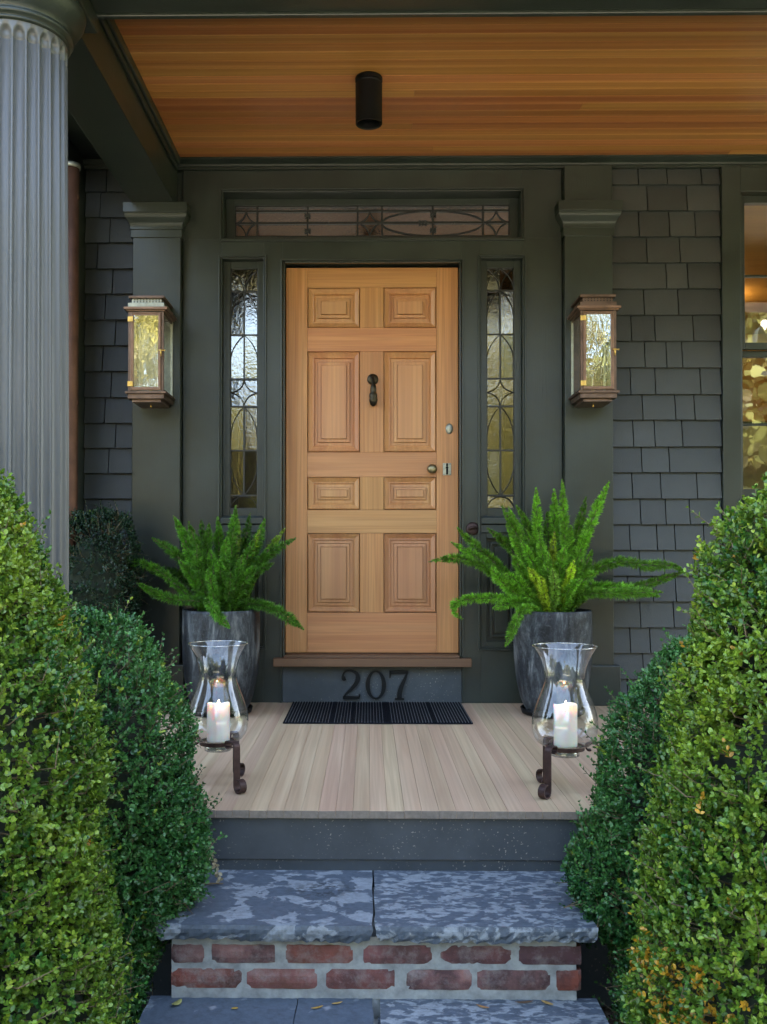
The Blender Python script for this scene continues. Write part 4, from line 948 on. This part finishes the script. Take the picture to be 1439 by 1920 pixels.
# ---------------------------------------------------------------- boxwood bushes
LEAF = np.array([(0, 0, 0), (.30, .42, .06), (.72, .40, .05), (1, 0, -.04), (.72, -.40, .05), (.30, -.42, .06)], dtype=np.float32)
def leaves(pos, dirv, nrm, size, wid):
    n = len(pos); d = dirv/np.linalg.norm(dirv, axis=1)[:, None]; s = np.cross(nrm, d); s /= (np.linalg.norm(s, axis=1)[:, None]+1e-9); u = np.cross(d, s)
    L_ = LEAF[None]*size[:, None, None]
    V = pos[:, None]+L_[:, :, 0:1]*d[:, None]+L_[:, :, 1:2]*wid*s[:, None]+L_[:, :, 2:3]*u[:, None]
    base = (np.arange(n)*6)[:, None]
    F = np.concatenate([base+np.array([[0, 3, 2, 1]]), base+np.array([[0, 5, 4, 3]])], 1).reshape(-1, 4)
    return V.reshape(-1, 3), F
def bush(label, blobs, nsprig, pal, size, parts_seed, yellow=0.0, newtip=0.0, box=None):
    r = np.random.default_rng(parts_seed)
    cx = sum(b_[0] for b_ in blobs)/len(blobs); cy = sum(b_[1] for b_ in blobs)/len(blobs)
    t = thing('boxwood_bush', (cx, cy, -.61), label, 'bush', 'boxwood bushes round the porch')
    # sample sprig roots on the union of bulging blobs (superellipsoids)
    areas = np.array([(b_[3]*b_[5]+b_[4]*b_[5]+b_[3]*b_[4]) for b_ in blobs]); pr = areas/areas.sum()
    pos = []; nor = []
    for b_, k in zip(blobs, (pr*nsprig*1.9).astype(int)):
        c = np.array(b_[:3]); rad = np.array(b_[3:6]); e = b_[6] if len(b_) > 6 else 2.0
        d = r.normal(size=(k, 3)); d /= np.linalg.norm(d, axis=1)[:, None]
        f = (np.abs(d)**e).sum(1)**(-1/e); p = d*f[:, None]
        ph = p*rad
        nz = np.sin(ph[:, 0]*17+c[0]*9)*np.sin(ph[:, 2]*15+1.3)*np.sin(ph[:, 1]*16+.7)+.5*np.sin(ph[:, 0]*37+2)*np.sin(ph[:, 2]*41)*np.sin(ph[:, 1]*33)
        q = c+ph*(1+.055*nz)[:, None]
        nn = np.sign(p)*np.abs(p)**(e-1)/rad; nn /= np.linalg.norm(nn, axis=1)[:, None]
        # keep what can be seen from the garden side; thin out the far side
        keep = (r.random(k) < np.where((nn[:, 1] > .45), .25, 1.0)*np.where(np.abs(q[:, 0]) > .385*(q[:, 1]+5)+.30, .62, 1.0)) & (q[:, 2] > -.60)
        pos.append(q[keep]); nor.append(nn[keep])
    pos = np.concatenate(pos); nor = np.concatenate(nor)
    inside = np.zeros(len(pos), bool)
    for b_ in blobs:
        e = b_[6] if len(b_) > 6 else 2.0
        inside |= (np.abs((pos-np.array(b_[:3]))/np.array(b_[3:6]))**e).sum(1) < .80**e
    pos, nor = pos[~inside], nor[~inside]
    if len(pos) > nsprig: sel = r.permutation(len(pos))[:nsprig]; pos, nor = pos[sel], nor[sel]
    n = len(pos)
    sd = nor*.75+np.array([0, -.05, .55])+r.normal(size=(n, 3))*.38; sd /= np.linalg.norm(sd, axis=1)[:, None]
    ln = r.uniform(.028, .060, n)*size/.0145; start = pos-sd*(ln*r.uniform(.5, 1.5, n))[:, None]
    tall = r.random(n) < .035; ln[tall] *= 1.6; start[tall] += nor[tall]*(.6*ln[tall])[:, None]*.5
    # colours: patches of tone over the bush
    pn = np.sin(pos[:, 0]*11+parts_seed)*np.sin(pos[:, 2]*9+.4)*np.sin(pos[:, 1]*10)
    tone = np.clip(.5+.45*pn+r.normal(size=n)*.22, 0, 1)[:, None]
    c0, c1 = np.array(pal[0]), np.array(pal[1]); base = c0*(1-tone)+c1*tone
    pn2 = np.sin(pos[:, 0]*14+2*parts_seed)*np.sin(pos[:, 2]*12+parts_seed)
    isy = (r.random(n) < yellow*np.clip(.02+2.2*(pn2-.35)*(pos[:, 2] < .0), 0, 1)); isn = (r.random(n) < newtip*np.clip((nor[:, 2]+.2), .1, 1))
    V = []; F = []; CC = []; off = 0
    NP = 5
    for k in range(NP):
        f = (k+.5)/NP
        for sgn in (-1, 1):
            at = start+sd*(ln*(.15+.85*f))[:, None]
            rv = np.cross(sd, r.normal(size=(n, 3))); rv /= np.linalg.norm(rv, axis=1)[:, None]
            ang = .55+.5*(1-f)
            d = sd*math.cos(ang)+rv*math.sin(ang)*1.0
            nn = nor*.5+np.array([0, 0, .5])+r.normal(size=(n, 3))*.35
            sz = size*r.uniform(.7, 1.15, n)*(1.0-.25*f)
            v, fc = leaves(at, d, nn, sz, r.uniform(.55, .8))
            V.append(v); F.append(fc+off); off += len(v)
            cc = base*(.70+.55*r.random((n, 1)))*(.85+.3*f)
            ye = np.array([.50, .27, .025])*(.7+.5*r.random((n, 1))); cc = np.where(isy[:, None] & (r.random((n, 1)) < .8), ye, cc)
            nt_ = np.array([.27, .37, .045])*(.8+.4*r.random((n, 1))); cc = np.where(isn[:, None] & (f > .45), nt_, cc)
            CC.append(np.repeat(cc, 2, axis=0))
    o = mesh_np('foliage', np.concatenate(V), np.concatenate(F), np.concatenate(CC), M['leaf'], t, (cx, cy, 0)); tag(o, kind='stuff')
    # twigs of the sprigs, and stems from the ground
    tw = MB(); sel = np.unique(np.concatenate([r.permutation(n)[:int(n*.10)], np.nonzero(tall)[0]]))
    for i in sel: tw.tube([start[i]-nor[i]*.05, start[i], start[i]+sd[i]*ln[i]*.9], [.0018, .0015, .0006], 4, cap=False)
    tag(tw.build('twigs', M['twig'], t), kind='stuff')
    for i in range(5):
        a = 2*math.pi*i/5; zt_ = max(b_[2]+b_[5]*.6 for b_ in blobs)
        MB().tube([(cx+.03*math.cos(a), cy+.03*math.sin(a), -.61), (cx+.10*math.cos(a), cy+.08*math.sin(a), -.2), (cx+.16*math.cos(a), cy+.13*math.sin(a), zt_*.5)], [.013, .010, .006], 7).build('stem', M['twig'], t, smooth=True)
    # solid dark core, its colour stands in for the shade inside
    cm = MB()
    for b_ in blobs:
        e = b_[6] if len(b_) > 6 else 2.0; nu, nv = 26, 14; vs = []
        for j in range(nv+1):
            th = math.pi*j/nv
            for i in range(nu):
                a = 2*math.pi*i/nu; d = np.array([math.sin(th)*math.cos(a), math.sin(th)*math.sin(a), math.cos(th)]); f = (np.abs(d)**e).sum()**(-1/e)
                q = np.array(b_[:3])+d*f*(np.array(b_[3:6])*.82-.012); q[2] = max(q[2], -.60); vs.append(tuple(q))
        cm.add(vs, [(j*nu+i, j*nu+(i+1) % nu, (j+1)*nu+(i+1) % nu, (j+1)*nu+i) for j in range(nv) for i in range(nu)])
    tag(cm.build('shade_core', M['core'], t, smooth=True), kind='stuff')
    return t
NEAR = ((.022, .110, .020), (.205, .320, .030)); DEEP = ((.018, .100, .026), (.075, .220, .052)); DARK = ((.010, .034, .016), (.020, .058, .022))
bush('large yellow green boxwood bush at the left edge in front of the column', [(-1.06, -2.92, .10, .47, .42, .86, 2.2), (-.84, -2.95, -.25, .30, .34, .56, 2.2), (-.98, -2.86, .62, .27, .30, .40, 2.0), (-.74, -3.05, -.45, .20, .28, .32, 2.1)], 18000, NEAR, .0148, 3, .35, .13)
bush('deep green rounded boxwood bush left of the steps beside the candle', [(-.815, -2.36, .10, .335, .30, .525, 2.1), (-.74, -2.34, -.01, .305, .24, .26, 2.1), (-.88, -2.42, -.33, .28, .26, .30, 2.3)], 9800, DEEP, .0142, 5, .0, .06)
bush('large yellow green boxwood bush at the right edge below the window', [(1.14, -2.90, .08, .50, .42, .82, 2.2), (.92, -2.95, -.20, .34, .36, .58, 2.2), (1.13, -2.85, .58, .40, .30, .44, 2.0), (.84, -3.05, -.48, .24, .28, .28, 2.1)], 18000, NEAR, .0148, 9, .40, .15)
bush('deep green boxwood bush right of the steps beside the candle', [(.965, -2.36, .04, .335, .30, .52, 2.1), (.875, -2.34, -.09, .315, .24, .24, 2.1), (.95, -2.42, -.36, .28, .26, .30, 2.3)], 9800, DEEP, .0142, 8, .0, .02)
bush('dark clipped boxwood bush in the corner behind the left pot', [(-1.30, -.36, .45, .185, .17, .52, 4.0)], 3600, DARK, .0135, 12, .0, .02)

# a sprig of pale dry leaves hanging by the left bush
ds_ = thing('dry_sprig', (-.44, -2.16, -.12), 'pale dried sprig hanging at the edge of the left dark bush', 'dry sprig')
n = 26; tt = np.linspace(0, 1, n); pp = np.stack([-.475+.045*tt, -2.17-.02*tt, -.045-.12*tt], 1); dd = np.stack([np.cos(np.arange(n)*2.4), np.sin(np.arange(n)*2.4)-.3, -.5*np.ones(n)], 1)
v, fc = leaves(pp, dd, np.tile([[.2, -1, .3]], (n, 1))+rng.normal(size=(n, 3))*.3, np.full(n, .015), .8)
mesh_np('dry_leaves', v, fc, np.repeat(np.array([.42, .36, .22])*(.7+.5*rng.random((n, 1))), 2, axis=0), M['leaf'], ds_, (-.44, -2.16, -.12))
MB().tube([tuple(p) for p in pp[::3]], .001, 5).build('stalk', M['twig'], ds_)

# ---------------------------------------------------------------- tree line across the garden (seen in the glass)
r = np.random.default_rng(5); V = []; F = []; CC = []; off = 0; tk = MB()
TREES = [(-19, -22, 9, 0), (-15.5, -24, 8, .3), (-12, -21, 9, .8), (-9, -22, 9.5, .6), (-6.3, -20.5, 9.5, .75), (-3.9, -22, 6.9, 1.0), (-1.5, -24, 5.5, .4), (1.2, -23, 5.8, .4), (3.8, -21, 8.0, .9), (5.2, -24.5, 7.0, .1), (7.4, -21, 7.6, .3), (9.4, -24, 9.5, .0), (11.5, -20, 9.0, .8), (14.5, -21, 10, .6), (18, -22, 9, .2), (10.5, -11, 9.5, .3), (14, -8, 10, .2), (13, -15.5, 9.0, .5)]  # last three are added to block sky light from the right
TREES += [(-22+4.4*i, -27.5, 3.6+.4*(i % 3), .3+.2*(i % 2)) for i in range(11)]  # low row added to close off bright sky in the window reflection
for x, y, h, tone in TREES:
    w = h*r.uniform(.30, .36) if h > 5 else h*.75
    k = 2400; nb = 20; bc = r.normal(size=(nb, 3))*np.array([w*.55, w*.55, h*.24])+np.array([x, y, h*.55])
    bi = r.integers(0, nb, k); p = bc[bi]+r.normal(size=(k, 3))*np.array([.42, .42, .36])*w*.45
    p[:, 2] = np.maximum(p[:, 2], -.3+.8*r.random(k))
    v, fc = leaves(p, r.normal(size=(k, 3)), r.normal(size=(k, 3)), r.uniform(.22, .44, k), 1.1)
    pal = np.array([.22, .20, .055])*tone+np.array([.075, .11, .04])*(1-tone)
    V.append(v); F.append(fc+off); off += len(v); CC.append(np.repeat(pal*(.6+.8*r.random((k, 1))), 2, axis=0))
    tk.tube([(x, y, -.62), (x+.1, y, h*.3), (x-.1, y, h*.7)], [.18, .13, .05], 8)
tl = mesh_np('tree_line', np.concatenate(V), np.concatenate(F), np.concatenate(CC), M['leaf'], None, (0, -22, 0))
tag(tl, 'sunlit golden green trees across the garden, seen only as reflections, some added to block sky light', 'trees', kind='stuff')
tk.build('trunks', M['twig'], tl)
